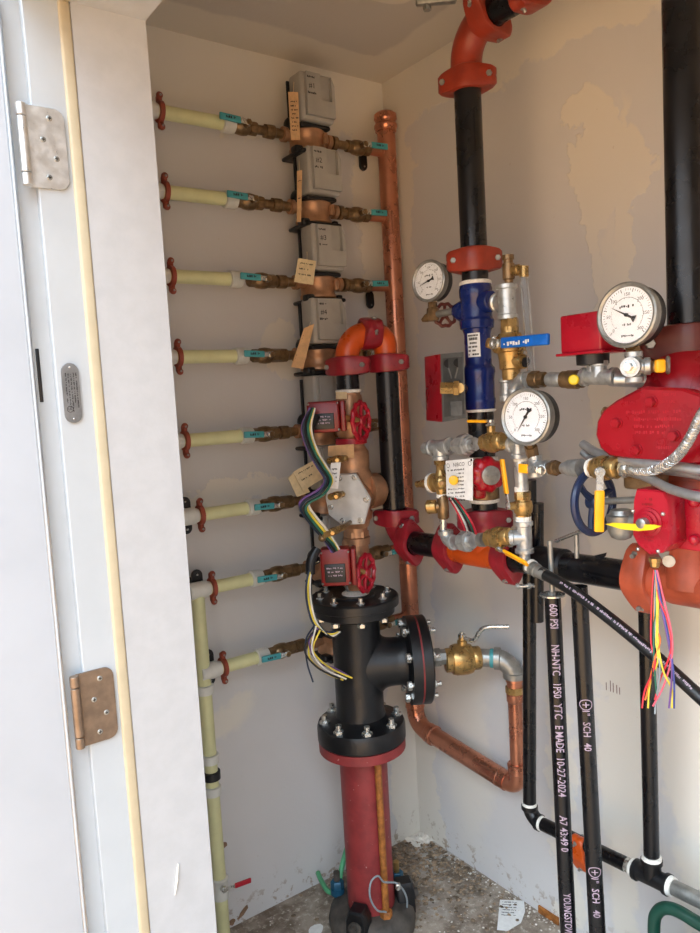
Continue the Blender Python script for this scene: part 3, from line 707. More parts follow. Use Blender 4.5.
part(T, 'disc', MB().lathe(BC + BD * (t0 + .0305), BD, [(0, .119), (.022, .119), (.026, .115), (.026, .055), (.034, .05), (.034, .03)], 48), 'black_iron')
T = thing('top_flange', 'black round blank flange closing the top of the tee', 'flange', (CX, CY, zT1))
part(T, 'disc', MB().lathe((CX, CY, zT1 + .001), Z, [(0, .116), (.002, .1205), (.022, .1205), (.026, .117), (.026, .06), (.031, .056), (.031, .03)], 48), 'black_iron')
bolts(T, (CX, CY, (zT0 + zT1) / 2 + .013), Z, .092, 8, .056, .0115, .45)
zN = .952
nU = V((UX, UY, 0)) - V((CX, CY, 0))
T = thing('hex_nipple', 'galvanized hex nipple with white tape on the top flange', 'pipe nipple', (CX, CY, zN))
NX, NY = CX + nU.x * .3, CY + nU.y * .3
part(T, 'body', MB().lathe((NX, NY, zN), Z, [(0, .022), (.012, .022)], 24).lathe((NX, NY, zN + .012), Z, [(0, .027), (.028, .027)], 8).lathe((NX, NY, zN + .04), Z, [(0, .022), (.02, .022)], 24), 'galv')
tapes(T, MB().lathe((NX, NY, zN), Z, [(0, .038), (.004, .037), (.009, .028), (.011, .025)], 24))
# ------------------------------------------------------------------ backflow assembly
FV = V((-.62, -.78, 0)); FR = V((.78, -.62, 0))       # towards the doorway, and across it
def U(z): return V((UX + (CX - UX) * max(0, (1.12 - z) / .5), UY + (CY - UY) * max(0, (1.12 - z) / .5), z))
def zpx(py): return P(352, py, y=UY).z
def gate(label, py0, py1, pxb, pyw, pxw, boxq):
    z0 = zpx(py0); z1 = zpx(py1); c = U((z0 + z1) / 2); T = thing('shutoff_valve', label, 'valve', c, None)
    part(T, 'body', MB().lathe(U(z0), Z, [(0, .03), (.014, .032), (.02, .036), ((z1 - z0) * .5, .04), (z1 - z0 - .02, .036), (z1 - z0 - .014, .036), (z1 - z0, .034)], 10 if 0 else 24), 'bronze')
    (x0, y0), (x1, y1) = boxq; yy = c.y - .05
    a = P(x0, y0, y=yy); b = P(x1, y1, y=yy); ctr = (a + b) / 2; ln = abs(b.x - a.x); hh = abs(a.z - b.z)
    # switch housing in front of the valve, long side across the view
    f = (FR, FV, Z); q = ctr
    h = part(T, 'switch_housing', MB().box(q, (ln * .96, .05, hh), f, .006), 'dark_red')
    part(h, 'cover_plate', MB().box(q + FV * .026 - Z * hh * .14 - FR * ln * .02, (ln * .66, .004, hh * .5), f, .0015), 'black_plastic')
    k = MB(); 
    for j in range(3): scribble(k, q + FV * .0285 - Z * (hh * (.02 + .1 * j)) - FR * ln * .28, FR, Z, ln * .5, .004, j, .0004)
    part(h, 'lettering', k, 'white_ink')
    part(h, 'end_cover', MB().box(q + FR * (ln * .5 + .006), (.012, .056, hh * .98), f, .003), 'dark_red')
    for sx in (-1, 1):
        for sz in (-1, 1): part(h, 'screw', MB().sphere(q + FV * .026 + FR * sx * ln * .43 + Z * sz * hh * .42, .003), 'brushed')
    wc = P(pxw, pyw, y=yy - .005); ax = V((.45, -.89, 0)).normalized()
    part(T, 'stem', MB().tube([q + FR * ln * .4, wc], .0085, 12), 'brass')
    wheel(T, 'handwheel', wc, ax, .047, .0062, 'wheel_red', 6, .05, .3)
    return T
gate('lower red housed shutoff valve with red handwheel above the black tee', 590, 540, 0, 573, 366, ((322, 550), (350, 581)))
gate('upper red housed shutoff valve with red handwheel under the orange elbow', 442, 395, 0, 421, 361, ((309, 402), (339, 431)))
T = thing('check_valve', 'cast bronze backflow check valve with grey plate, mid riser', 'check valve', U(zpx(495)))
zz = lambda py: zpx(py)
b0 = U(zz(545))
prof = [(545, .036), (538, .037), (537, .031), (528, .031), (527, .035), (520, .042), (519, .046), (512, .048), (510, .04), (505, .052), (490, .056), (476, .054), (469, .045), (466, .046), (452, .046), (449, .041), (446, .036), (441, .036)]
part(T, 'body', MB().lathe(b0, Z, [(zz(y) - b0.z, r) for y, r in prof], 28).lathe(U(zz(540)) , Z, [(0, .034), (.022, .034)], 6)
     .lathe(U(zz(492)) + FR * .03, (FR + V((.5, .6, 0))).normalized(), [(0, .05), (.04, .045), (.055, .03), (.058, .02)], 20), 'bronze')
pc = U(zz(496)) + FV * .052 - FR * .012; n = (FV - FR * .22).normalized(); pr = Z.cross(n).normalized()
if pr.dot(FR) < 0: pr = -pr
pts = [pc + pr * (x * .055) + Z * (z * .066) for x, z in ((-.35, 1), (.45, 1), (1.12, -.02), (.72, -1), (-.35, -1.04), (-.98, -.62), (-1.1, .05), (-.98, .55))]
part(T, 'boss', MB().prism([p - n * .03 for p in pts], n, .03, .003), 'bronze')
cp = part(T, 'cover_plate', MB().prism(pts, n, .012, .003), 'plate_grey', 'grey angular cover plate')
for x, z in ((.38, .84), (.9, -.02), (.55, -.84), (-.3, -.86), (-.85, -.3), (-.35, .84)):
    p = pc + pr * (x * .055) + Z * (z * .066) + n * .0115; part(cp, 'bolt', MB().lathe(p, n, [(0, .008), (.002, .008)], 16).hexa(p + n * .002, n, .0055, .005), 'steel')
def cock(px, py, px2, py2, off):
    a = P(px, py, y=UY - off); b = P(px2, py2, y=UY - off - .02); t = part(T, 'test_cock', ball_valve(MB(), (a + b) / 2, b - a, .0085, max(.04, (b - a).length)).cyl((a + b) / 2, (a + b) / 2 + FV * .018, .005, 10).hexa((a + b) / 2 + FV * .018, FV, .006, .006), 'brass'); return t
cock(346, 458, 329, 461, .07); cock(343, 494, 330, 497, .085); cock(344, 527, 322, 536, .07)
part(T, 'test_cock', MB().tube(arc([P(350, 522, y=UY - .05), P(344, 526, y=UY - .075), P(330, 534, y=UY - .08), P(322, 538, y=UY - .085)], 5), .0055, 10).sphere(P(322, 538, y=UY - .085), .010).sphere(P(334, 531, y=UY - .08), .010), 'old_brass')
part(T, 'tag_collar', MB().lathe(U(zz(444)), Z, [(0, .036), (.001, .042), (.016, .042), (.017, .036)], 24), 'wheel_red', 'red plastic collar')
q = [P(328, 446, y=UY - .052), P(354, 444, y=UY - .055), P(354, 458, y=UY - .055), P(328, 456, y=UY - .052)]; part(T, 'tan_card', MB().prism(q, FV, .0008), 'tan_card')
q = [P(331, 463, y=UY - .098), P(341, 462, y=UY - .098), P(338, 489, y=UY - .105), P(329, 488, y=UY - .105)]
T2 = thing('serial_tag', 'small white metal tag hanging before the grey cover plate', 'tag', q[0]); part(T2, 'card', MB().prism(q, FV, .0012, .0003), 'white_paper')
k = MB(); n2 = (q[1] - q[0]).cross(q[3] - q[0]).normalized(); n2 = n2 if n2.dot(FV) > 0 else -n2
for j in range(4): scribble(k, q[0] + (q[3] - q[0]) * (.3 + .17 * j) + (q[1] - q[0]) * .15 + FV * .0016, q[1] - q[0], Z, .016, .0045, j + 50, 0)
part(T2, 'lettering', k, 'ink')
# tape joint, nipple and grooved elbows above the upper valve
zA = zz(402); zB = zz(357)
T = thing('pipe_nipple', 'short black nipple with white tape under the first orange elbow', 'pipe nipple', U(zA), None)
part(T, 'pipe', MB().cyl(U(zz(391)), U(zB), .0302, 26), 'black_pipe')
tapes(T, MB().lathe(U(zz(393)), Z, [(0, .029), (.002, .033), (.008, .034), (.010, .0305)], 26))
solo('valve_neck', 'dark bronze threaded neck below the white taped nipple', 'valve neck', MB().lathe(U(zz(405)), Z, [(0, .034), (.01, .034), (.012, .031), (zz(392) - zz(405), .031)], 8), 'bronze')
q = [P(336, 392, y=UY - .036), P(347, 392, y=UY - .036), P(347, 399, y=UY - .036), P(336, 399, y=UY - .036)]; solo('paper_label', 'tiny cream paper label under the white tape ring', 'label', MB().prism(q, FV, .0008), 'paper')
DX, DY = -.275, -.294; E1 = V((UX + .003, UY, 0)); E2 = V((DX, DY, 0)); ed = (E2 - E1); half = ed.length / 2; ed.normalize()
zE = P(370, 333, y=-.295).z; R1 = zE - zz(359)
e1 = V((E1.x, E1.y, zE)); e2 = V((DX, DY, zE)); zz2 = P(395, 363, y=DY).z
LE = (e2 - e1).length; em = e1 + ed * LE * .6
solo('grooved_elbow', 'bright orange elbow rising from the backflow assembly', 'pipe elbow', MB().tube([U(zz(364))] + elbow_pts(e1, -Z, ed, LE * .54, 12) + [em], .0312, 26), 'orange')
solo('grooved_elbow', 'bright orange elbow turning down into the black drop pipe', 'pipe elbow', MB().tube([em] + elbow_pts(e2, -ed, -Z, LE * .34, 12) + [V((DX, DY, zz2))], .0312, 26), 'orange')
cv = V((-ed.y, ed.x, 0))
coupling('red grooved coupling under the first orange elbow', U(zz(366)) + V((.002, 0, 0)), Z, FR + FV * .4, .032, .05, 'red_coupling')
coupling('red grooved coupling standing between the two orange elbows', em, ed, (FV + Z * .3), .032, .05, 'red_coupling')
coupling('red grooved coupling at the top of the black drop pipe', V((DX, DY, zz2)), Z, FR + FV * .4, .032, .048, 'red_coupling')
zM = 1.088
solo('drop_pipe', 'straight black pipe dropping from the orange elbow beside copper header', 'pipe', MB().cyl((DX, DY, zM + .06), (DX, DY, zz2), .0302, 28), 'black_pipe')
# elbow into the horizontal main
MX = -.275
solo('grooved_elbow', 'red grooved elbow joining drop pipe to horizontal main', 'pipe elbow', MB().tube(elbow_pts((DX, DY, zM), Z, -Y, .075, 12), .0325, 26), 'red_coupling')
coupling('red grooved coupling at the foot of the black drop pipe', P(396, 517, y=DY - .005), Z, FR + FV * .3, .032, .046, 'red_coupling')
cM = V((MX, DY - .062, zM)); coupling('red grooved coupling at the start of the horizontal main', cM, -Y, Z - X * .15, .032, .046, 'red_coupling')
def my(px, py=558): return P(px, py, x=MX).y
def mz(y): return zM + (y - DY) * -.022
def mp(px): y = my(px); return V((MX, y, mz(y)))
md = V((0, -1, .022)).normalized()
solo('main_pipe', 'short black main pipe between two red couplings', 'pipe', MB().cyl(cM, mp(452), .0302, 28), 'black_pipe')
tc = mp(486.5)
mb = MB().cyl(mp(449), mp(509), .0318, 28).lathe(tc, Z, [(0, .034), (.045, .0335), (.055, .0305), (.075, .0305)], 28); mb.lathe(mp(462), md, [(0, .032), (.01, .0345), ((mp(497) - mp(462)).length, .0345), ((mp(497) - mp(462)).length + .01, .032)], 28)
solo('grooved_tee', 'orange grooved tee in the main under the blue valve riser', 'pipe tee', mb, 'orange')
coupling('red grooved coupling left of the orange tee', mp(450), md, Z - X * .1, .032, .048, 'red_coupling')
coupling('red grooved coupling right of the orange tee beneath yellow lever', mp(508), md, Z - X * .1, .032, .048, 'red_coupling')
p2 = mp(640); solo('main_pipe', 'long black main pipe running to the rust coloured coupling', 'pipe', MB().cyl(mp(508), p2, .0302, 28), 'black_pipe')
solo('pipe_collar', 'black pipe sleeve on the main beside the threaded rods', 'pipe sleeve', MB().lathe(mp(537), md, [(0, .031), (.004, .036), (.075, .036), (.08, .031)], 28), 'black_iron')
# ------------------------------------------------------------------ brass outlet, grey elbow and copper return
a0 = BC + BD * (t0 + .064)
nb = thing('hex_nipple', 'greenish hex nipple between black flange and brass valve', 'pipe nipple', a0); part(nb, 'body', MB().lathe(a0, BD, [(-.004, .0235), (.012, .0235), (.012, .026), (.028, .026), (.028, .022), (.05, .022)], 8), 'brushed')
bv = P(466, 660, x=(a0 + BD * .085).x); vx = a0 + BD * .092; vx.z = P(466, 660, x=vx.x).z
T = thing('ball_valve', 'large brass ball valve beside the black tee flange', 'ball valve', vx)
BU = (Z * .97 + V((-.3, -.35, 0)) * .3).normalized()
part(T, 'body', MB().lathe(vx - BD * .05, BD, [(0, .03), (.002, .033), (.018, .033), (.019, .04), (.03, .043), (.045, .0435), (.06, .043), (.074, .039), (.075, .031), (.077, .0325), (.094, .0325), (.098, .03)], 26).lathe(vx + Z * .03, Z, [(0, .014), (.022, .014), (.024, .010), (.04, .010)], 12), 'brass')
nz = vx + Z * .062; part(T, 'stem_nut', MB().hexa(nz, Z, .011, .009).cyl(nz, nz + Z * .014, .006, 10), 'steel')
l0 = vx + Z * .062; l1 = P(484, 628, x=l0.x + .02); l2 = P(509, 627, x=l0.x + .06)
s = MB().tube(arc([l0, P(474, 640, x=l0.x + .01), l1, l2 + Z * .001], 6), .0062, 10); part(T, 'handle', s, 'steel')
gx = vx + BD * .046
EX = P(514, 672, x=-.05); ec = V((EX.x, EX.y, vx.z))
eb = (ec - gx); eb.z = 0; ebd = eb.normalized()
nb2 = thing('pipe_nipple', 'grey nipple with teal paste between brass valve and elbow', 'pipe nipple', gx); part(nb2, 'pipe', MB().cyl(gx - ebd * .01, gx + ebd * max(.02, eb.length - .04), .0245, 22), 'brushed'); part(nb2, 'thread_paste', MB().cyl(gx + ebd * max(.005, eb.length - .062), gx + ebd * max(.012, eb.length - .05), .0262, 22), 'teal', 'teal thread paste')
solo('malleable_elbow', 'dull grey threaded elbow above the copper drop', 'pipe elbow', elbow(MB(), ec, -ebd, -Z, .052, .027, .018), 'brushed')
zq = ec.z - .05
T = thing('copper_adapter', 'copper threaded adapter under the grey elbow', 'pipe adapter', (ec.x, ec.y, zq))
part(T, 'body', MB().lathe((ec.x, ec.y, zq + .004), -Z, [(0, .022), (.004, .0235), (.016, .0235), (.018, .021), (.05, .021), (.052, .023), (.07, .023), (.074, .021)], 22), 'copper'); part(T, 'hex_band', MB().lathe((ec.x, ec.y, zq - .026), -Z, [(0, .025), (.018, .025)], 8), 'brass')
zd = P(514, 786, x=ec.x).z
cdz = V((ec.x, ec.y, zd)); ch = V((HX, HY, P(411, 722, x=HX).z)); cd_ = (ch - cdz).normalized()
solo('copper_pipe', 'short vertical copper pipe below the grey elbow', 'pipe', MB().cyl((ec.x, ec.y, zq - .05), (ec.x, ec.y, zd + .02), .0195, 24), 'copper')
def cu_elbow(label, c, d1, d2, R, r):
    d1 = V(d1).normalized(); d2 = V(d2).normalized(); ang = d1.angle(d2); mb = MB()
    pts = [c + d1 * R * (1 - t) ** 2 + d2 * R * t ** 2 for t in [i / 12 for i in range(13)]]
    mb.tube(pts, r, 24)
    for d in (d1, d2): mb.lathe(c + d * (R - .002), d, [(0, r), (.003, r * 1.1), (.02, r * 1.07), (.022, r * 1.14), (.028, r * 1.14), (.031, r)], 24)
    return solo('copper_elbow', label, 'pipe elbow', mb, 'copper')
cu_elbow('copper elbow at the bottom of the corner header', ch, Z, -cd_, .06, .028)
cu_elbow('copper elbow at the low end of the sloping copper pipe', cdz, cd_, Z, .045, .0245)
solo('copper_pipe', 'thick sloping copper pipe low along the riser wall', 'pipe', MB().cyl(ch - cd_ * .055, cdz + cd_ * .04, .0272, 28), 'copper')
# ------------------------------------------------------------------ foot of the riser
T = thing('pipe_restraint', 'muddy iron restraint collar around the foot of the red riser', 'pipe restraint', (CX, CY, 0))
part(T, 'ring', MB().lathe((CX, CY, .0), Z, [(0, .118), (.03, .122), (.055, .116), (.068, .10), (.072, .068)], 40), 'mud_iron')
for w in (FV * .94 - FR * .34, FR * .85 - FV * .2):
    w.normalize(); s = Z.cross(w); cc = V((CX, CY, .075)) + w * .1
    b = part(T, 'wedge_box', MB().prism([cc + s * x + Z * z - w * .03 for x, z in ((-.03, -.045), (.03, -.045), (.03, .018), (.018, .042), (-.018, .042), (-.03, .018))], w, .05, .006), 'black_iron'); part(b, 'screw_head', MB().lathe(cc + w * .02, w, [(0, .018), (.006, .018), (.006, .012), (.014, .011)], 16), 'mud_iron')
def rbolt(px, py, h, m2, lean=0):
    c = P(px, py, z=.05); d = V((c.x - CX, c.y - CY, 0)); d.normalize(); c = V((CX, CY, .065)) + d * .108; q = part(T, 'bolt', MB().cyl(c, c + Z * h, .009, 12), m2); part(q, 'nut', MB().hexa(c + Z * .018, Z, .019, .022).lathe(c + Z * .0, Z, [(0, .02), (.018, .02)], 16), 'blue_nut', 'blue coated nut')
rbolt(331, 896, .065, 'mud_iron'); rbolt(404, 884, .07, 'brass')
a = P(381, 912, y=CY - .075); b = P(379, 762, y=CY - .075); a = V((CX, CY, .06)) + FR * .042 + FV * .064; b = V((a.x, a.y, .515))
solo('rusty_rod', 'rust coloured threaded rod standing against the red riser', 'rod', MB().cyl(a, b, .0095, 12).hexa(a + Z * .012, Z, .017, .018), 'rust')
def wire(name, label, cat, pts, r, m, n=8, group=None): return solo(name, label, cat, MB().tube(arc(pts, n), r, 8), m, group)
g0 = P(318, 873, y=-.01)
mb = MB().tube(arc([g0 + Z * .0, P(321, 880, y=-.05), P(327, 890, y=-.11), P(333, 893, y=-.13)], 6), .0075, 10)
solo('green_ground_wire', 'green wire looping from the wall to the blue nut', 'wire', mb, 'green')
solo('green_ground_wire', 'green wire rising behind the red riser foot', 'wire', MB().tube(arc([P(343, 898, y=-.16), P(340, 880, y=-.15), P(343, 862, y=-.14), P(347, 848, y=-.13)], 6), .0075, 10), 'green')
w0 = V((CX + .05, CY - .08, .1))
solo('tie_wire', 'loop of thin grey wire around the rusty rod', 'wire', MB().tube(arc([P(404, 925, y=-.3), P(407, 900, y=-.34), P(398, 884, y=-.35), P(384, 882, y=-.355), P(378, 876, y=-.36), P(371, 882, y=-.36), P(370, 897, y=-.36), P(377, 910, y=-.36), P(386, 912, y=-.355)], 7), .0026, 8), 'w_grey')
mb = MB(); c = P(398, 886, y=-.35)
mb.box(c, (.014, .012, .016), (FR, FV, Z), .003).hexa(c + FV * .006, FV, .005, .008); solo('wire_clamp', 'small shiny clamp on the thin grey wire', 'clamp', mb, 'steel')
# ------------------------------------------------------------------ wires of the two switches
def bundle(name, label, paths):
    T = thing(name, label, 'wires', paths[0][0][0])
    for pts, r, m in paths: part(T, 'wire', MB().tube(arc(pts, 8), r, 8), m)
    return T
def pp(l, y): return [P(a, b, y=y - d) for a, b, d in l]
yw = UY - .085
pth = []
for j, (m, dx, dy, dd) in enumerate((('w_black', 0, 0, 0), ('w_yellow', 3, 0, .006), ('w_navy', -3, 2, 0), ('w_white', 5, -2, .004), ('w_purple', -4, -1, -.006), ('w_green', 2, 3, .01), ('w_black', -1, 2, .008))):
    pth.append((pp([(312 + dx * .5, 408, .0), (306 + dx, 428, dd), (312 + dx, 450, dd), (321 + dx, 466, dd + .012), (329 + dx, 480, dd + .03), (322 + dx, 491 + dy, dd + .03), (307 + dx, 500 + dy, dd + .012), (304 + dx, 508 + dy, dd + .008), (312 + dx, 520 + dy, dd), (322 + dx, 532 + dy, dd - .004), (331 + dx, 544, dd - .01), (336 + dx, 552, -.02)], yw), .0032, m))
bundle('switch_cable', 'thick bundle of coloured wires curling beside the grey plate', pth)
pth = []
for j, (m, dx) in enumerate((('w_yellow', 0), ('w_black', 3), ('w_white', 2), ('w_navy', -2))):
    pth.append((pp([(318 + dx * .3, 562, .02), (311 + dx * .4, 568, .03), (308 + dx, 590, .04), (311 + dx, 612, .05), (317 + dx, 626, .055), (329 + dx, 634 + dx, .055), (338 + dx, 632, .05)], UY - .04), .0026, m))
for j, (m, l) in enumerate((('w_navy', [(314, 626), (306, 640), (307, 662), (313, 682)]), ('w_yellow', [(316, 628), (309, 645), (311, 660), (326, 673), (343, 680)]), ('w_purple', [(318, 628), (309, 642), (318, 662), (334, 668), (349, 676)]), ('w_yellow', [(320, 630), (313, 648), (320, 660), (334, 670), (352, 678)]), ('w_black', [(317, 630), (310, 636), (305, 652), (318, 668), (340, 679)]), ('w_white', [(316, 626), (312, 650), (324, 668), (346, 679)]))):
    pth.append((pp([(a, b, .05 + .006 * j) for a, b in l], UY - .04), .0022, m))
bundle('switch_wires', 'loose coloured wires dangling beside the black tee', pth)
for (px, py) in ((313, 432), (314, 565)):
    c = P(px, py, y=yw + .02); solo('cable_grip', 'dark cable grip left of the ' + ('upper' if py < 500 else 'lower') + ' red valve housing', 'cable grip', MB().tube(arc([c + V((.012, 0, .04)), c + V((-.008, 0, .012)), c + V((-.012, 0, -.02))], 5), [.012] * 11, 12), 'black_plastic')
# ================================================================== riser with the blue valve
RB = V((MX, tc.y, 0))
def R(z): return V((RB.x, RB.y, z))
def rz(py): return P(480, py, x=RB.x).z
def vp(px, py, dx=0.): return P(px, py, x=MX + dx)
solo('pipe_nipple', 'black taped nipple standing on the red coupling of the orange tee', 'pipe nipple', MB().cyl(R(rz(524)), R(rz(497)), .0302, 26), 'black_pipe')
coupling('red grooved coupling on top of the orange tee', R(rz(519)), Z, FR, .031, .052, 'red_coupling', .052)
# butterfly valve body with red gear head
T = thing('butterfly_valve', 'bronze slow-closing valve with bright red knob head behind white plate', 'valve', R(rz(480)))
part(T, 'body', MB().lathe(R(rz(500)), Z, [(0, .031), (.006, .036), (.03, .036), (.034, .031), (.075, .031), (rz(459) - rz(500), .033)], 10), 'old_brass')
tapes(T, MB().lathe(R(rz(462)), Z, [(0, .032), (.002, .036), (.012, .036), (.014, .031)], 24), MB().lathe(R(rz(502)), Z, [(0, .031), (.002, .035), (.009, .035), (.01, .031)], 24))
hc = vp(478.5, 480, -.045); part(T, 'gear_housing', MB().box(hc, (.028, .05, .082), (FR, FV, Z), .008), 'alarm_red', 'red gear housing')
kc = vp(489, 475, -.075); ka = V((-.80, -.6, 0)).normalized(); ka = (FV + FR * .28).normalized()
u, v, a = basis(ka); mb = MB()
def lob(r, h): return [kc + a * h + (u * math.cos(t) + v * math.sin(t)) * (r * (1 + .06 * math.cos(9 * t))) for t in [2 * PI * q / 72 for q in range(72)]]
mb.rings([lob(.034, -.03), lob(.038, -.026), lob(.038, -.004), lob(.034, .004), lob(.026, .008)])
kn = part(T, 'knob', mb, 'alarm_red'); part(kn, 'indicator_disc', MB().lathe(kc + a * .006, a, [(0, .021), (.007, .021), (.008, .018)], 24).box(kc + a * .0145, (.022, .004, .003), (u, v, a)), 'brushed')
q = [P(446, 461, x=-.385), P(473, 458, x=-.385), P(473, 501, x=-.385), P(447, 496, x=-.385)]
T = thing('instruction_plate', 'white printed instruction plate left of the red knob', 'label plate', q[0])
n = (q[1] - q[0]).cross(q[3] - q[0]).normalized(); n = n if n.dot(FV) > 0 else -n
part(T, 'plate', MB().prism(q, n, .0015, .0003), 'white_paper'); k = MB(); U1 = (q[1] - q[0]).normalized(); D1 = (q[3] - q[0]).normalized()
text(k, 'NIBCO', .012, (q[0] + q[1]) / 2 + D1 * .011 + n * .0018, U1, -D1, 'CENTER', 0)
for sx in (.1, .9): k.torus(q[0] + (q[1] - q[0]) * sx + D1 * .011 + n * .0019, n, .0045, .0005, 16, 4)
for j in range(9): scribble(k, q[0] + U1 * (.006 + .03 * (j in (1, 2, 3, 4))) + D1 * (.024 + .0085 * j) + n * .0018, U1, -D1, .054 if j > 4 or j == 0 else .022, .0035, j + 80, 0)
part(T, 'lettering', k, 'ink')
part(T, 'rivet', MB().sphere(q[1] - U1 * .003 + D1 * .004 + n * .002, .0025), 'black_plastic')
wires = []
for j, m in enumerate(('w_red', 'w_white', 'w_black', 'w_green', 'w_red')): wires.append(([vp(449 + j * 1.5, 498, -.07), vp(455 + j * 2, 508, -.068), vp(462 + j * 2.4, 522, -.06), vp(466 + j * 2.6, 534, -.05)], .0022, m))
bundle('switch_wires', 'red, white and green wires below the white instruction plate', wires)
solo('riser_pipe', 'short black pipe below the blue valve', 'pipe', MB().cyl(R(rz(460)), R(rz(402)), .0302, 28), 'black_pipe')
# blue valve
T = thing('riser_check_valve', 'deep blue riser check valve with white label', 'check valve', R(rz(345)))
z0 = rz(410); BS_ = .9; pr = [(410, .030), (409.5, .0375), (404, .0385), (403, .0395), (399, .0395), (398, .038), (380, .038), (376, .0395), (372, .0415), (368, .0405), (366, .036), (364, .0335), (334, .0335), (329, .035), (328, .04), (320, .041), (318, .0375), (317, .037), (298, .037), (296, .039), (288, .039), (286, .0375), (284, .037), (283.5, .030)]
part(T, 'body', MB().lathe(R(z0), Z, [(rz(y) - z0, r * (BS_ if y > 330 else .96)) for y, r in pr], 34).lathe(R(rz(311)), vp(456, 311, -.012) - R(rz(311)), [(0, .026), (.042, .024), (.05, .02), (.058, .016)], 20).lathe(R(rz(389)), vp(458, 389, -.012) - R(rz(389)), [(0, .026), (.045, .024), (.052, .02)], 20)
     .lathe(R(rz(303)), -Y, [(0, .026), (.045, .025), (.05, .022)], 20), 'blue')
la = math.atan2(-.95, -.62) - .42; k = MB(); n = 8; r = .0306; zt, zb_ = rz(333), rz(357)
vs = []; 
for i in range(n + 1):
    t = la - .62 + 1.0 * i / n; e = V((math.cos(t), math.sin(t), 0)); vs += [R(zb_) + e * r, R(zt) + e * r]
mb = MB().add(vs, [(2 * i, 2 * i + 2, 2 * i + 3, 2 * i + 1) for i in range(n)]); lb = part(T, 'label_sticker', mb, 'label', 'white printed label')
k = MB(); face = V((math.cos(la - .12), math.sin(la - .12), 0))
for j in range(6):
    c0 = V((RB.x, RB.y, zt - .008 - j * .0085)); rn = random.Random(j)
    t = -.42
    while t < .3:
        w = rn.uniform(.05, .13)
        if rn.random() < .8:
            e0 = la - .12 - t * 1; 
            a0 = V((math.cos(la - .12 + t), math.sin(la - .12 + t), 0)); a1 = V((math.cos(la - .12 + t + w * .8), math.sin(la - .12 + t + w * .8), 0)); hh = .004 if j != 1 else .006
            k.quad(c0 + a0 * (r + .0005), c0 + a1 * (r + .0005), c0 + a1 * (r + .0005) + Z * hh, c0 + a0 * (r + .0005) + Z * hh)
        t += w
part(lb, 'lettering', k, 'ink')
tapes(T, MB().lathe(R(rz(412)), Z, [(0, .0305), (.001, .035), (.006, .036), (.008, .031)], 24), MB().lathe(R(rz(285)), Z, [(0, .031), (.003, .037), (.010, .036), (.012, .031)], 24))
solo('pipe_nipple', 'short black nipple between blue valve and orange red coupling', 'pipe nipple', MB().cyl(R(rz(283)), R(rz(262)), .0302, 28), 'black_pipe')
coupling('orange red coupling above the blue valve', R(rz(259)), Z, FR, .031, .054, 'orange_red', .05)
zc1 = rz(76)
solo('riser_pipe', 'tall black pipe from blue valve up to the ceiling elbow', 'pipe', MB().cyl(R(rz(262)), R(zc1 + .02), .0302, 28), 'black_pipe')
# ceiling elbow group
coupling('orange red coupling at the top of the tall black riser', R(rz(74)), Z, FR + FV * .3, .031, .05, 'orange_red', .052)
et = R(rz(20)); ex = et - Y * .075
solo('grooved_elbow', 'orange red elbow below the ceiling', 'pipe elbow', MB().tube([R(rz(70))] + elbow_pts(et, Z * -1, -Y, .075, 12), .035, 26), 'orange_red')
coupling('orange red coupling on the ceiling elbow outlet', ex + Y * .006, -Y, Z * .5 - X * .8, .032, .05, 'orange_red', .05)
solo('branch_pipe', 'black pipe leaving the ceiling elbow along the riser wall', 'pipe', MB().cyl(ex, ex - Y * .5, .0302, 26), 'black_pipe')
coupling('orange red coupling further along the ceiling branch pipe', ex - Y * .115, -Y, Z * -.6 - X * .7, .032, .05, 'orange_red', .05)
c = P(436, 0, x=MX - .06); solo('hanger_rod', 'dark hanger clip near the ceiling left of the elbow', 'hanger', MB().box(c, (.09, .02, .02), (FR, FV, Z), .006).cyl(c - FR * .02 + Z * .004, V((c.x, c.y, H)) - FR * .02, .005, 10).hexa(c - FR * .02 - Z * .02, Z, .009, .01), 'brushed')
# ------------------------------------------------------------------ gauge and flow switch left of the blue valve
pv = vp(433, 315, -.03)
T = thing('gauge_valve', 'small brass gauge valve with dark red handwheel left of blue valve', 'valve', pv)
part(T, 'body', MB().lathe(pv - Z * .014, Z, [(0, .013), (.012, .016), (.03, .014), (.032, .011), (.044, .011)], 8).lathe(pv, (vp(425, 319, -.04) - pv), [(0, .012), (.018, .010), (.024, .007), (.03, .004)], 12), 'old_brass')
tapes(T, MB().lathe(pv + Z * .031, Z, [(0, .011), (.002, .014), (.009, .014), (.01, .011)], 16))
part(T, 'pipe', MB().cyl(pv, vp(460, 310, -.01), .0085, 14), 'brushed')
wheel(T, 'handwheel', vp(445, 315, -.0), V((-.5, -.85, 0)), .026, .0045, 'brown_red', 5, .06, .3)
gauge('pressure gauge left of the blue valve above a dark red handwheel', vp(429, 281, -.045), (-.985, -.16, .05), .047, 252, pv + Z * .035)
bc = vp(440, 388, -.03)
T = thing('flow_switch', 'bright red switch box with grey face left of the blue valve', 'switch', bc)
d1 = V((.5, .3, 0)).normalized()
fx = V((-.45, -.9, 0)).normalized(); fr_ = Z.cross(fx).normalized()
if fr_.dot(FR) < 0: fr_ = -fr_
w = .052; fc = vp(452, 388, -.015); f3 = (fr_, fx, Z); hgt = W(65, fc)
q = [vp(440, 354, -.085), vp(463, 352, -.075), vp(465.5, 418, -.075), vp(442, 422, -.085)]; n = (q[1] - q[0]).cross(q[3] - q[0]).normalized(); n = n if n.dot(V((-1, -1, 0))) > 0 else -n
q2 = [vp(424, 357, -.03)]
back = V((.035, .07, 0)); back = (q2[0] - q[0])
part(T, 'cover', MB().prism([p + back * 1.0 for p in q], -back, back.length, .004), 'box_red', 'bright red cover')
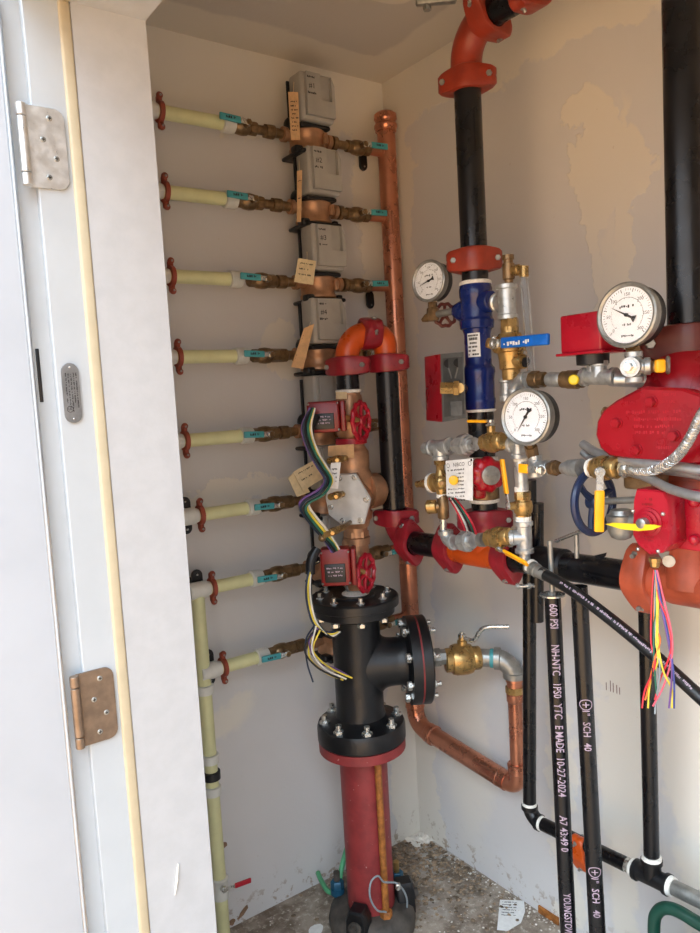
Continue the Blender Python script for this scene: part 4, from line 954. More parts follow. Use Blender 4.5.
fp = part(T, 'base_plate', MB().prism(q, -back, .006, .002), 'cast_grey', 'cast grey base plate'); nn = (-back).normalized(); c0 = (q[0] + q[1] + q[2] + q[3]) / 4 + nn * .007
ux = (q[1] - q[0]).normalized(); qc = (q[0] + q[1] + q[2] + q[3]) / 4
part(fp, 'face_panel', MB().prism([qc + (p - qc) * .86 + nn * .0055 for p in q], nn, .0012, .0004), 'cast_dark')

for sx in (-.27, .27): part(fp, 'knockout', MB().lathe(c0 + ux * sx * W(21, fc) + Z * hgt * .34, nn, [(-.001, .0095), (.0015, .0095)], 20), 'black_plastic')
part(fp, 'bracket', MB().box(c0 - Z * hgt * .32 + ux * .004, (.034, .034, .006), (ux, Z, nn), .002).tube([c0 + Z * hgt * .27 - ux * .012, c0 + Z * hgt * .12 - ux * .004], .0022, 6).tube([c0 + Z * hgt * .27 + ux * .014, c0 + Z * hgt * .12 + ux * .006], .0022, 6), 'cast_grey')
hx0, hx1 = vp(441, 388, -.11), vp(459, 388, -.085); part(T, 'hex_fitting', MB().lathe(hx0, hx1 - hx0, [(0, .0145), (.028, .0145), (.03, .018), ((hx1 - hx0).length, .018)], 6).cyl(hx1, vp(463.5, 389, -.03), .012, 14), 'brass')
# ------------------------------------------------------------------ trim tree right of the blue valve
XT = -.345
def tp(px, py, x=XT): return P(px, py, x=x)
t0_ = tp(507, 302)
solo('galvanized_tee', 'galvanized tee on the right side of the blue valve', 'pipe tee', tee(MB(), t0_, Z, (R(rz(303)) - t0_), .0185, .036, .045), 'galv')
T = thing('sight_fitting', 'bronze plug fitting with brass elbow above the galvanized tee', 'fitting', tp(508, 268))
part(T, 'body', MB().lathe(tp(509, 286), Z, [(0, .009), (.012, .009), (.014, .0125), (.045, .0125), (.046, .010), (.052, .010), (.053, .0125), (.062, .0125)], 14), 'old_brass')
part(T, 'side_elbow', MB().lathe(tp(510, 271), tp(525, 269) - tp(510, 271), [(0, .008), (.012, .008), (.013, .0115), (.024, .0115), (.026, .009), (.034, .009)], 8).cyl(tp(524, 266), tp(524, 277), .0095, 12), 'brass')
solo('sight_tube', 'clear plastic sight tube beside the blue lever', 'sight glass', MB().lathe(tp(524, 277), tp(532, 376) - tp(524, 277), [(0, .0085), ((tp(524, 277) - tp(532, 376)).length, .0085)], 16, True, True), 'tube')
T = thing('test_drain_valve', 'cast brass test and drain valve with blue lever', 'valve', tp(510, 350))
part(T, 'body', MB().lathe(tp(509.5, 327), -Z, [(0, .019), (.012, .019), (.013, .023), (.02, .026), (.022, .03), (.036, .032), (.05, .031), (.052, .027), (.07, .024), (.085, .024), (.088, .019), (.108, .019)], 20).lathe(tp(511, 360), tp(526, 362) - tp(511, 360), [(0, .018), (.03, .016), (.034, .014), (.038, .014)], 16)
     .lathe(tp(510, 347), tp(494, 344, XT - .03) - tp(510, 347), [(0, .02), (.03, .018), (.036, .012), (.05, .010)], 16), 'brass')
part(T, 'outlet_port', MB().lathe(tp(525, 362), tp(530, 362.5) - tp(525, 362), [(0, .0105), (.004, .0105)], 14), 'ink')
part(T, 'hex_end', MB().lathe(tp(510, 331), Z, [(0, .019), (.026, .019)], 6), 'brass'); part(T, 'hex_end', MB().lathe(tp(511, 380), Z, [(0, .018), (.022, .018)], 6), 'brass')
b = tp(494, 344, XT - .045); part(T, 'stem_nut', MB().hexa(b, FV, .009, .01).sphere(b + Z * .012, .006), 'steel')
s, g = lever(b + FV * .008, tp(549, 339, XT - .05), FV, .0215, .006, .86); h = part(T, 'handle', g, 'handle_blue'); part(h, 'shank', s, 'steel')
e0, e1_ = tp(503, 344.5, XT - .054), tp(540, 340, XT - .054); k = MB(); ud = (e1_ - e0).normalized(); vd = Z - ud * ud.z; nn2 = ud.cross(vd); sg = 1 if nn2.dot(FV) > 0 else -1
scribble(k, e0 + FV * .006 - vd * .004, ud, vd, .065, .008, 91, 0); part(h, 'lettering', k, 'white_mark')
solo('galvanized_nipple', 'galvanized nipple under the brass drain valve', 'pipe nipple', MB().lathe(tp(507, 402), Z, [(0, .0125), (.002, .0165), (.014, .0165), (.016, .0125), (.04, .0125), (.042, .016), (.05, .016)], 18), 'galv')
solo('galvanized_elbow', 'galvanized elbow above the middle pressure gauge', 'pipe elbow', elbow(MB(), tp(514, 380, XT - .02), -Z, tp(530, 378, XT - .02) - tp(514, 380, XT - .02), .03, .0125, .012), 'galv')
# row to the right at the height of y 378
def rp(px, py=None): return P(px, 379.5 if py is None else py, x=XT - .015)
rd = (rp(610) - rp(540)).normalized()
solo('galvanized_union', 'galvanized union right of the elbow over the middle gauge', 'union', MB().lathe(rp(523), rd, [(0, .014), (.012, .016), (.014, .0185), (.022, .0185), (.024, .014)], 8), 'galv')
solo('brass_coupling', 'tarnished brass hex coupling right of the galvanized union', 'fitting', MB().lathe(rp(531), rd, [(0, .017), (.02, .017), (.022, .015), (.036, .015)], 8), 'old_brass')
solo('galvanized_nipple', 'bluish galvanized nipple between two brass fittings', 'pipe nipple', MB().lathe(rp(548), rd, [(0, .0125), (.006, .0145), (.03, .0145), (.036, .0125)], 16), 'galv')
T = thing('check_fitting', 'brass valve with round yellow cap left of the red switch tee', 'valve', rp(573)); part(T, 'body', MB().lathe(rp(563), rd, [(0, .0165), (.012, .0165), (.013, .018), (.034, .018), (.036, .016), (.045, .016)], 14), 'old_brass')
cy = P(574, 380, x=XT - .04); part(T, 'yellow_cap', MB().lathe(cy, (-.85, -.5, .1), [(0, .0095), (.006, .0095), (.008, .007)], 18), 'lemon', 'round yellow cap')
tq = P(599, 377, x=XT - .015); solo('galvanized_tee', 'galvanized tee carrying the red pressure switch', 'pipe tee', tee(MB(), tq, rd, Z, .0145, .036, .03), 'galv')
solo('galvanized_pipe', 'galvanized pipe from switch tee to the red alarm valve', 'pipe', MB().cyl(rp(615), P(650, 381, x=XT + .01), .0125, 18), 'galv')
# pressure switch
psc = P(592, 333, x=XT - .015)
T = thing('pressure_switch', 'dark red box shaped pressure switch above the galvanized tee', 'switch', psc)
f3 = (FR, FV, Z); sw = (-Y, -X, Z)
ww = W(48, psc); hh = W(39, psc)
part(T, 'cover', MB().box(psc, (ww, ww * .8, hh * .98), sw, .004), 'box_red')
part(T, 'base_plate', MB().box(psc - Z * hh * .51, (ww * 1.16, ww * .96, .005), sw, .002), 'box_red')
part(T, 'bottom_collar', MB().lathe(psc - Z * hh * .52, -Z, [(0, .030), (.02, .029), (.021, .02)], 24), 'black_plastic', 'black collar')
part(T, 'adapter', MB().lathe(psc - Z * (hh * .52 + .02), -Z, [(0, .0115), (.012, .0115), (.03, .011)], 14), 'galv')
# middle gauge
gauge('pressure gauge in the middle, right of the short black pipe', P(526, 417, x=XT - .06), (-.99, -.12, .05), .054, 213, P(533, 458, x=XT - .03))
# ------------------------------------------------------------------ left trim loop
XL = -.375
def lp(px, py, x=XL): return P(px, py, x=x)
ld = (lp(505, 440) - lp(425, 448)).normalized()
T = thing('galvanized_tee', 'galvanized tee with hex plug at the left end of the trim loop', 'pipe tee', lp(440, 447))
part(T, 'body', tee(MB(), lp(440, 447), ld, -Z, .0165, .034, .03), 'galv'); part(T, 'plug', MB().lathe(lp(428.5, 448), -ld, [(0, .0155), (.01, .0155), (.011, .0085), (.02, .0085)], 8), 'galv', 'hex plug')
solo('galvanized_union', 'large galvanized hex union before the short black pipe', 'union', MB().lathe(lp(455, 446), ld, [(0, .016), (.008, .019), (.018, .019), (.019, .024), (.04, .0255), (.042, .021), (.05, .019), (.052, .0155), (.064, .0155)], 8), 'galv')
T = thing('ball_valve', 'brass ball valve with flat yellow lever above the white plate', 'ball valve', lp(493, 442)); c = lp(493, 442)
part(T, 'body', ball_valve(MB(), c, ld, .0185, W(27, c)).cyl(c - ld * .004, c - ld * .004 + Z * .034, .009, 12), 'brass'); sn = c - ld * .004 + Z * .035
part(T, 'stem_nut', MB().hexa(sn, Z, .008, .006).box(sn + Z * .002, (.03, .014, .003), (ld, FV, Z)), 'steel'); s, g = lever(sn + Z * .009, lp(469, 421), Z, .016, .004, .86); h = part(T, 'handle', g, 'yellow'); part(h, 'shank', s, 'steel')
solo('brass_nipple', 'brass nipple hanging from the left galvanized tee', 'pipe nipple', MB().lathe(lp(440.5, 474), Z, [(0, .0095), (.02, .0095), (.022, .0135), (.034, .0135)], 8), 'brass')
c = lp(441, 482); T = thing('relief_valve', 'brass relief valve with side knob and yellow button', 'valve', c); kd = (lp(420, 484) - c).normalized()
part(T, 'body', MB().sphere(c, .0215, kd, 18, 10).lathe(c - Z * .028, Z, [(0, .011), (.012, .014), (.044, .014), (.056, .010)], 12).lathe(c, kd, [(0, .019), (.022, .019), (.024, .0225), (.034, .0225), (.035, .011), (.062, .011), (.063, .006), (.068, .006), (.069, .0085), (.084, .0085)], 18), 'brass')
tapes(T, MB().lathe(c + kd * .024, kd, [(0, .0235), (.008, .0235)], 18), MB().lathe(c - Z * .036, Z, [(0, .0125), (.008, .0125)], 14))
yc = lp(453.5, 480, XL - .022); part(T, 'yellow_button', MB().lathe(yc, (-.7, -.7, 0), [(-.01, .0085), (0, .0105), (.007, .0105), (.009, .007)], 16), 'amber', 'yellow button')
part(T, 'screw', MB().lathe(c + FV * .0205, FV, [(0, .006), (.003, .005)], 10), 'old_brass')
c = lp(443, 506); T = thing('drain_tee', 'bronze tee with round brass knob under the relief valve', 'fitting', c); kd = (lp(428, 507, XL - .02) - c).normalized()
part(T, 'body', MB().lathe(c - Z * .03, Z, [(0, .0105), (.004, .0135), (.03, .0135), (.05, .012), (.056, .010)], 14).lathe(c, kd, [(0, .011), (.018, .011)], 14), 'old_brass'); part(T, 'knob', MB().lathe(c + kd * .014, kd, [(0, .012), (.002, .0165), (.022, .0165), (.026, .012)], 14), 'brass')
solo('galvanized_nipple', 'small bright nipple above the lower left elbow', 'pipe nipple', MB().cyl(lp(443.5, 530), lp(443, 516), .0085, 14), 'steel')
ce = lp(446, 543); l2d = (lp(508, 538) - ce).normalized()
solo('galvanized_elbow', 'galvanized elbow at the lower left of the trim loop', 'pipe elbow', elbow(MB(), ce, Z, l2d, .03, .0155, .012), 'galv')
solo('galvanized_union', 'galvanized hex union in front of the orange tee', 'union', MB().lathe(lp(460, 542), l2d, [(0, .014), (.005, .0215), (.016, .024), (.03, .0235), (.032, .0165), (.044, .0165)], 8), 'galv')
solo('galvanized_nipple', 'dark galvanized nipple with white tape before the lower brass valve', 'pipe nipple', MB().lathe(lp(480, 540), l2d, [(0, .0155), (.014, .0155)], 16), 'brushed')
c = lp(499, 537.5); T = thing('ball_valve', 'brass ball valve with slanted yellow lever at the hose', 'ball valve', c)
part(T, 'body', ball_valve(MB(), c, l2d, .019, W(31, c)).cyl(c, c + (lp(499, 549, XL - .02) - c), .008, 12), 'brass'); b = lp(499, 549, XL - .02)
s, g = lever(b, lp(527, 564, XL - .03), (V((-.6, -.5, -.6))), .0155, .004, .8); h = part(T, 'handle', g, 'yellow'); part(h, 'shank', s, 'steel')
# vertical tree below the middle gauge
T = thing('galvanized_tee', 'galvanized tee right below the middle pressure gauge', 'pipe tee', tp(519, 447)); part(T, 'body', tee(MB(), tp(518, 444, XT - .01), Z, ld * -1, .0135, .03, .026), 'galv')
T = thing('galvanized_nipple', 'galvanized vertical nipple with white tape rings behind yellow tab', 'pipe nipple', tp(522, 474)); part(T, 'pipe', MB().cyl(tp(522, 490), tp(520, 455), .0135, 18), 'galv'); tapes(T, MB().lathe(tp(521.5, 492), Z, [(0, .0145), (.011, .0145)], 16), MB().lathe(tp(520.5, 461), Z, [(0, .0145), (.008, .0145)], 16))
c = tp(523, 506); T = thing('ball_valve', 'vertical brass ball valve with upright yellow lever', 'ball valve', c)
part(T, 'body', ball_valve(MB(), c, Z, .0165, W(30, c)), 'brass'); b = tp(512, 506, XT - .02); part(T, 'stem', MB().cyl(c, b, .0085, 12).hexa(b, b - c, .009, .007), 'brass')
s, g = lever(b + (b - c).normalized() * .008, tp(502, 459, XT - .03), b - c, .0165, .005, .74); h = part(T, 'handle', g, 'yellow'); part(h, 'shank', s, 'steel')
T = thing('galvanized_tee', 'galvanized tee under the vertical brass valve', 'pipe tee', tp(523, 537)); part(T, 'body', tee(MB(), tp(524, 537), Z, (lp(505, 538) - tp(524, 537)), .0165, .034, .034), 'galv')
tapes(T, MB().lathe(tp(523.5, 521), Z, [(0, .0165), (.01, .0165)], 16))
solo('galvanized_nipple', 'galvanized nipple ending above the hose fitting', 'pipe nipple', MB().cyl(tp(525, 563), tp(524.5, 548), .0115, 14), 'galv')
# hose
h0 = tp(525, 563, XT - .01); hd = P(545, 575, x=XT - .02); T = thing('drain_hose', 'black rubber drain hose with fine white print slanting to the right', 'hose', h0)
hp = arc([P(541, 572, x=-.365), P(580, 596, x=-.375), P(640, 643, x=-.385), P(700, 697, x=-.395), P(760, 752, x=-.405)], 10)
part(T, 'hose', MB().tube(hp, .0115, 18), 'hose'); part(T, 'ferrule', MB().lathe(P(527, 565, x=XT - .015), P(545, 575, x=-.366) - P(527, 565, x=XT - .015), [(0, .011), (.004, .015), (.016, .015), (.018, .0105), (.022, .0105), (.024, .0145), (.03, .0145), (.031, .0125), (.055, .0128)], 16), 'brushed')
tapes(T, MB().lathe(P(530, 566, x=XT - .016), P(545, 575, x=-.366) - P(530, 566, x=XT - .016), [(0, .0155), (.007, .0155)], 16))
k = MB(); rn = random.Random(4)
for i in range(6, len(hp) - 12):
    a, b = hp[i], hp[i + 1]; d = (b - a).normalized(); f = (CAM - a); f = (f - d * f.dot(d)).normalized(); w = d.cross(f)
    if w.z < 0: w = -w
    L = (b - a).length; o = a + f * .0117 - w * .001; scribble(k, o, d, w, L * .93, .0046, i + 300, .0)
part(T, 'lettering', k, 'white_ink')
# ------------------------------------------------------------------ row to the braided hose
XQ = -.40
def qp(px, py, x=XQ): return P(px, py, x=x)
T = thing('gauge_cock', 'small valve with orange tipped lever under the middle gauge', 'valve', qp(543, 470, XT - .03)); c = P(535, 466, x=XT - .03)
part(T, 'body', tee(MB(), c, Z, P(552, 468, x=XT - .03) - c, .012, .022, .034), 'galv'); nc = P(541, 470, x=XT - .06); part(T, 'stem_nut', MB().lathe(nc, (-.8, -.6, 0), [(0, .010), (.006, .010), (.007, .006), (.012, .006)], 8), 'steel')
s, g = lever(nc + V((-.006, -.004, 0)), P(519, 468, x=XT - .065), V((-.8, -.6, 0)), .018, .004, .42); h = part(T, 'handle', g, 'yellow'); part(h, 'shank', s, 'steel')
qd = (qp(600, 468) - qp(560, 468)).normalized(); q0 = lambda px, py=468: P(px, py, x=XT - .03 + (XQ - XT + .03) * min(1, max(0, (px - 545) / 50)))
d_ = (q0(598) - q0(550)).normalized()
solo('brass_fitting', 'tarnished brass hex fitting right of the orange tipped lever', 'fitting', MB().lathe(q0(550), d_, [(0, .0115), (.006, .015), (.018, .0155), (.019, .013), (.028, .012)], 8), 'old_brass')
solo('galvanized_reducer', 'galvanized bell reducer in front of the wall by the blue wheel', 'pipe reducer', MB().lathe(q0(563), d_, [(0, .0105), (.012, .0125), (.016, .0155), (.036, .0165), (.04, .017), (.05, .0172)], 20), 'galv')
c = q0(604, 468); T = thing('ball_valve', 'brass ball valve with hanging yellow lever before the blue wheel', 'ball valve', c)
part(T, 'body', ball_valve(MB(), c, d_, .0185, W(38, c)), 'brass'); tapes(T, MB().lathe(q0(591), d_, [(0, .0175), (.006, .0175)], 18))
nc = P(599, 472, x=XQ - .035); part(T, 'stem_nut', MB().lathe(nc, FV, [(0, .009), (.006, .009), (.007, .005), (.012, .005)], 8).cyl(nc, c, .008, 10), 'steel')
s, g = lever(nc + FV * .005, P(599, 532, x=XQ - .045), FV, .0165, .006, .70); h = part(T, 'handle', g, 'yellow'); part(h, 'shank', s, 'steel')
T = thing('braided_hose', 'braided steel hose curving up across the red valve', 'hose', qp(640, 470)); bh = arc([q0(634, 470), P(655, 470, x=XQ - .02), P(676, 457, x=XQ - .045), P(690, 438, x=XQ - .05), P(703, 412, x=XQ - .045), P(720, 395, x=XQ - .03)], 9)
part(T, 'hose', MB().tube(bh, .0075, 14), 'flex'); k = MB()
for ph in range(4):
    for sg in (-1, 1):
        pts = []
        for i in range(len(bh) - 1):
            for q in range(4):
                a, b = bh[i], bh[i + 1]; p = a.lerp(b, q / 4); d = (b - a).normalized(); u_, v_, _ = basis(d); t = sg * (i * 4 + q) * .42 + ph * PI / 2
                pts.append(p + (u_ * math.cos(t) + v_ * math.sin(t)) * .0078)
        k.tube(pts, .0007, 5)
part(T, 'braid', k, 'steel'); part(T, 'ferrule', MB().lathe(q0(623, 469), d_, [(0, .015), (.008, .015), (.009, .009), (.014, .009), (.015, .011), (.024, .011)], 8), 'steel')
# ================================================================== right riser with the alarm valve
ry = P(688, 345, x=MX).y
def S(z): return V((MX, ry, z))
def sz(py): return P(688, py, x=MX).z
solo('riser_pipe', 'tall black pipe above the red alarm valve', 'pipe', MB().cyl(S(sz(345)), S(H), .0335, 30), 'black_pipe')
coupling('dark red coupling on top of the alarm valve', S(sz(342)), Z, V((.62, -.78, 0)), .034, .062, 'brown_red', .064, .018)
XA = -.395
T = thing('alarm_valve', 'large bright red alarm valve with bolted cover plate', 'alarm valve', S(sz(430)))
zb = sz(474)
part(T, 'body', MB().lathe(S(zb), Z, [(sz(y) - zb, r) for y, r in ((478, .036), (470, .045), (464, .07), (455, .082), (410, .088), (392, .087), (378, .082), (366, .074), (358, .060), (352, .045), (346, .036))], 36)
     .lathe(S(sz(425)), (-.95, .3, 0), [(0, .08), (.062, .078)], 32), 'alarm_red')
out = [(641, 390), (650, 386.5), (690, 388), (712, 396), (728, 412), (733, 430), (726, 450), (708, 463), (690, 464), (640, 459), (615, 455), (606, 447), (601.5, 434), (603, 421), (609, 410), (622, 400)]
pts = [P(a, b, x=XA) for a, b in out]
cp = part(T, 'cover_plate', MB().prism(pts, -X, .02, .005).prism([p + X * .018 + (sum(pts, V()) / len(pts) - p) * .03 for p in pts], -X, .018, .002), 'alarm_red')
for a, b in ((652, 402), (617.5, 423), (674.5, 436), (637, 450), (712, 415)):
    p = P(a, b, x=XA - .02); part(cp, 'bolt', MB().lathe(p, -X, [(0, .0105), (.002, .0105)], 20).hexa(p - X * .002, -X, .0088, .008), 'alarm_red')
k = MB(); xt = XA - .0205
for s_, px, py, sz_ in (('50', 641, 396, .0075), ('300 PSI', 663, 395, .0075), ('345 kPa', 623, 403, .007), ('2068 kPa', 660, 402, .007)):
    text(k, s_, sz_, P(px, py, x=xt), -Y, Z, 'LEFT', .0004)
for j, (a, b, L) in enumerate(((626, 412, .105), (634, 419, .085), (634, 426, .07), (632, 432, .06), (656, 447, .03))): scribble(k, P(a, b + 2, x=xt), -Y, Z, L, .0055, j + 140, .0004)
worn = mat('paler_red_lettering', (178, 34, 48), .3)  # raised lettering and cast rings get a paler red than the cover
for a, b, r_ in ((661, 443, .0075), (618, 446, .004)): part(cp, 'cast_ring', MB().torus(P(a, b, x=xt), X, r_, .0007, 20, 6), worn)
part(cp, 'raised_lettering', k, worn)
solo('brass_plug', 'small brass plug peeking out left of the alarm valve cover', 'plug', MB().lathe(P(612, 414, x=-.36), P(603, 411, x=-.36) - P(612, 414, x=-.36), [(0, .009), (.018, .009), (.02, .006)], 8), 'old_brass')
# right gauge and its valve
g0 = P(634, 367, x=-.40)
T = thing('galvanized_tee', 'galvanized tee with hex plug under the right pressure gauge', 'pipe tee', g0); gd = (P(652, 366, x=-.385) - g0).normalized()
part(T, 'body', tee(MB(), g0, Z, gd, .0125, .026, .026).lathe(g0, FV + FR * -.7, [(0, .0125), (.012, .0125), (.013, .0165), (.022, .0165)], 18), 'galv'); pd = (FV - FR * .7).normalized(); part(T, 'plug', MB().lathe(g0 + pd * .02, pd, [(0, .012), (.004, .012), (.005, .0075), (.018, .0075)], 6), 'steel', 'hex plug')
c = P(655, 367, x=-.385); T = thing('ball_valve', 'small brass valve with stubby orange yellow cap on the alarm valve', 'ball valve', c)
part(T, 'body', MB().lathe(P(644, 367, x=-.39), gd, [(0, .010), (.008, .013), (.014, .010), (.026, .013), (.03, .012)], 10), 'old_brass'); part(T, 'collar_ring', MB().torus(P(668, 365, x=-.385), gd, .012, .0035, 20, 8), 'brushed')
p = P(660, 366, x=-.41); part(T, 'cap', MB().box(p, (.0165, .012, .022), (FR, FV, Z), .004), 'yellow', 'orange yellow cap')
gauge('large pressure gauge at the right in front of the red alarm valve', P(627, 315, x=-.42), (-.99, -.06, .05), .0515, 298, g0 + Z * .026)
# lower end of the right riser
zl = sz(481)
T = coupling('rust orange coupling under the alarm valve', S(zl), Z, V((.62, -.78, 0)), .034, .04, 'rust_orange', .05)
E0 = V((MX, ry, mz(ry))); e_in = mp(640)
solo('riser_pipe', 'short black pipe under the alarm valve behind the red switch', 'pipe', MB().cyl(S(E0.z + .04), S(zl + .01), .0315, 28), 'black_pipe')
ed2 = (e_in - E0); ed2.z = 0; ed2.normalize()
mb = MB().cyl(mp(644), E0 - Y * .3, .0345, 28).lathe(E0, Z, [(0, .046), (.04, .043), (.055, .037), (.085, .0345)], 28).lathe(mp(668), md, [(0, .0345), (.012, .038), ((mp(668) - E0).length + .1, .038)], 28)
solo('grooved_elbow', 'rust orange tee fitting where the main meets the right riser', 'pipe tee', mb, 'rust_orange')
coupling('rust orange coupling between black main and right riser', mp(643), md, Z - X * .12, .033, .052, 'rust_orange', .052, .0165)
# tamper switch
XS = -.43
sq = [P(a, b, x=XS) for a, b in ((636, 489), (663, 491), (668, 500), (670, 545), (662, 553), (649, 555), (637, 545), (632, 535), (633, 500))]
T = thing('tamper_switch', 'bright red supervisory switch box with yellow pointer', 'switch', sq[0])
hs = part(T, 'housing', MB().prism(sq, X, .05, .003), 'box_red')
back = [V((XS + .05, (P(634, 520, x=XS).y + P(670, 520, x=XS).y) / 2, P(650, 522, x=XS).z))]
bw = abs(P(634, 520, x=XS).y - P(672, 520, x=XS).y); bh = P(650, 490, x=XS).z - P(650, 552, x=XS).z
part(T, 'mount_plate', MB().box(back[0] + V((.006, -.012, .0)), (.012, bw + .03, bh * .98), None, .003), 'box_red')
for sy_ in (-1,):
    for q in (-.3, .3): part(T, 'mount_boss', MB().sphere(back[0] + V((-.004, sy_ * (bw / 2 + .012), q * bh)), .009), 'box_red')
cb = P(649, 522, x=XS); bs = part(T, 'boss', MB().lathe(cb + X * .002, -X, [(0, .024), (.004, .024), (.005, .019), (.009, .019), (.010, .0135), (.014, .0135)], 28), 'box_red')
part(T, 'spindle', MB().lathe(cb - X * .012, -X, [(0, .009), (.012, .009), (.014, .006)], 16), 'brushed', 'grey spindle')
q = [P(a, b, x=XS - .022) for a, b in ((606, 524), (614, 522.5), (640, 524), (656, 524.5), (662, 526), (654, 529.5), (640, 531), (622, 529))]
part(T, 'pointer', MB().prism(q, -X, .003, .0006), 'lemon', 'flat yellow pointer')
k = MB()
for j, (a, b, L) in enumerate(((645, 500, .016), (642, 505, .024), (643, 537, .022), (645, 541, .016))): scribble(k, P(a, b, x=XS - .0005), -Y, Z, L, .004, j + 160, .0003)
part(hs, 'lettering', k, 'dark_red')
for a, b in ((663, 514), (633, 511), (638, 549), (658, 551)): part(hs, 'screw', MB().sphere(P(a, b, x=XS - .001), .0035), 'steel')
c = P(655, 558, x=XS + .02); part(T, 'cable_gland', MB().lathe(c, -Z, [(0, .010), (.006, .010), (.007, .008), (.014, .008), (.016, .006)], 8), 'brass'); part(T, 'wing_tab', MB().lathe(P(669, 561, x=XS + .03), (-.9, -.4, 0), [(-.003, .010), (.003, .010)], 20), 'brushed')
c = P(621, 523, x=XS + .055); dd = (P(600, 519, x=XS + .055) - P(621, 523, x=XS + .055)).normalized()
solo('conduit_body', 'dull grey domed conduit fitting beside the red supervisory switch', 'conduit fitting', MB().lathe(c, Z, [(-.03, .008), (-.026, .017), (-.014, .0235), (.004, .0245), (.006, .0255), (.014, .0255), (.016, .021), (.024, .018)], 24).cyl(c, c + (P(640, 520, x=XS + .055) - c), .013, 16), 'brushed')
# blue handwheel
wc = P(594, 502, x=-.375); sh = P(640, 499.5, x=-.375)
T = thing('valve_operator', 'navy blue handwheel on a dark shaft in front of the wall', 'handwheel', wc)
wheel(T, 'rim', wc, (0, -1, .03), .0565, .0075, 'wheel_blue', 3, 0, .24); part(T, 'shaft', MB().cyl(wc, sh, .0062, 14), 'brushed')
gb = P(648, 478, x=-.36); solo('gear_box', 'tarnished bronze valve body behind the braided hose', 'valve body', MB().box(P(646, 480, x=-.36), (.05, .06, .03), (X, Y, Z), .006).cyl(P(632, 480, x=-.37), P(660, 480, x=-.36), .012, 14), 'old_brass')
solo('butterfly_valve', 'rust orange valve body between alarm valve and red switch', 'valve', MB().lathe(S(sz(512)), Z, [(0, .046), (.012, .05), (.05, .05), (.062, .046)], 32), 'rust_orange')
# grey flexible conduits
solo('flexible_conduit', 'upper grey flexible conduit passing under the alarm valve cover', 'conduit', MB().tube(arc([P(583, 444, x=-.36), P(592, 450, x=-.37), P(606, 456, x=-.385), (P(640, 463, x=-.41)), P(672, 466, x=-.415), P(702, 471, x=-.415), P(740, 480, x=-.415)], 8), .0085, 14), 'flex')
solo('flexible_conduit', 'middle grey flexible conduit just below the upper one', 'conduit', MB().tube(arc([P(583, 452, x=-.35), P(592, 459, x=-.355), P(610, 462, x=-.37), P(640, 468, x=-.38), P(672, 471, x=-.39), P(702, 476, x=-.39), P(740, 486, x=-.39)], 8), .0075, 14), 'flex')
solo('flexible_conduit', 'lowest grey conduit sloping above the red switch box', 'conduit', MB().tube(arc([P(630, 472, x=-.385), P(648, 478, x=-.405), P(668, 488, x=-.44), P(690, 495, x=-.455), P(704, 498, x=-.46), P(740, 508, x=-.47)], 8), .0078, 14), 'flex')
# wires of the switch
pth = []
for m, l in (('w_red', [(654, 570), (652, 600), (651, 640), (655, 665), (645, 690), (642, 708)]), ('w_grey', [(656, 570), (655, 600), (656, 640), (660, 670), (656, 700), (655, 714)]), ('w_black', [(654, 572), (653, 610), (653, 650), (652, 690), (650, 702)]), ('w_yellow', [(656, 572), (658, 600), (658, 640), (663, 670), (672, 690), (672, 708)]),
             ('w_yellow', [(655, 572), (657, 610), (656, 640), (658, 660), (650, 685), (648, 708)]), ('w_pink', [(657, 570), (664, 600), (671, 630), (672, 655), (664, 685), (653, 706)]), ('w_blue', [(656, 570), (662, 605), (670, 645), (674, 680), (674, 708)]), ('w_purple', [(656, 570), (660, 600), (668, 640), (672, 670), (669, 708)]),
             ('w_orange', [(656, 572), (654, 620), (660, 640), (654, 662), (648, 690), (645, 700)]), ('w_green', [(655, 570), (656, 605), (654, 630), (654, 660), (657, 700)]), ('w_red', [(655, 571), (659, 598), (668, 622), (671, 650), (660, 680), (655, 700)])):
    pth.append(([P(a, b, x=XS + .005 - .003 * (i % 4)) for i, (a, b) in enumerate(l)], .0016, m))
bundle('switch_wires', 'bunch of many coloured wires hanging from the red supervisory switch', pth)
# ================================================================== supports under the main
def stand(label, px0, py0, px1, py1, xs, texts, disc):
    a = P(px0, py0, x=xs); b = P(px1, py1, x=xs); d = (b - a).normalized(); t = -a.z / d.z; b = a + d * t
    T = thing('pipe_stand', label, 'pipe', (b.x, b.y, 0)); part(T, 'pipe', MB().cyl(a, b, .0167, 24), 'black_pipe')
    k = MB(); f = CAM - a
    for s_, px, py, size, sq_, sh in texts: text_round(k, s_, size * 1.22, a + d * ((P(px, py, x=xs) - a).dot(d)), d, .0167, f, 'LEFT', .0005, sq_ * .82, 1, sh)
    part(T, 'lettering', k, 'white_ink')
    if disc:
        part(T, 'top_washer', MB().lathe(a + Z * .001, -d, [(0, .0255), (.0035, .0255)], 28), 'steel'); part(T, 'stud', MB().cyl(a - d * .0, a - d * .115, .0055, 12).hexa(a - d * .003, -d, .0085, .007), 'brushed')
    return T
stand('printed black steel pipe standing under the main with round top washer', 552.5, 596, 568, 925, -.335, (('600 PSI', 555, 602, .0185, .95, 0), ('NH-NTC', 558, 643, .0185, .9, 0), ('1PS0', 560.5, 681, .0185, .9, 0), ('YTC', 562, 702, .0185, .95, 0), ('E MADE', 563.5, 724, .0185, .9, 0), ('10-27-2024', 566, 756, .0185, 1.0, 0), ('A7 43:49 0', 569, 815, .0175, 1.0, 0), ('YOUNGSTOWN', 572, 892, .0175, .8, 0)), True)
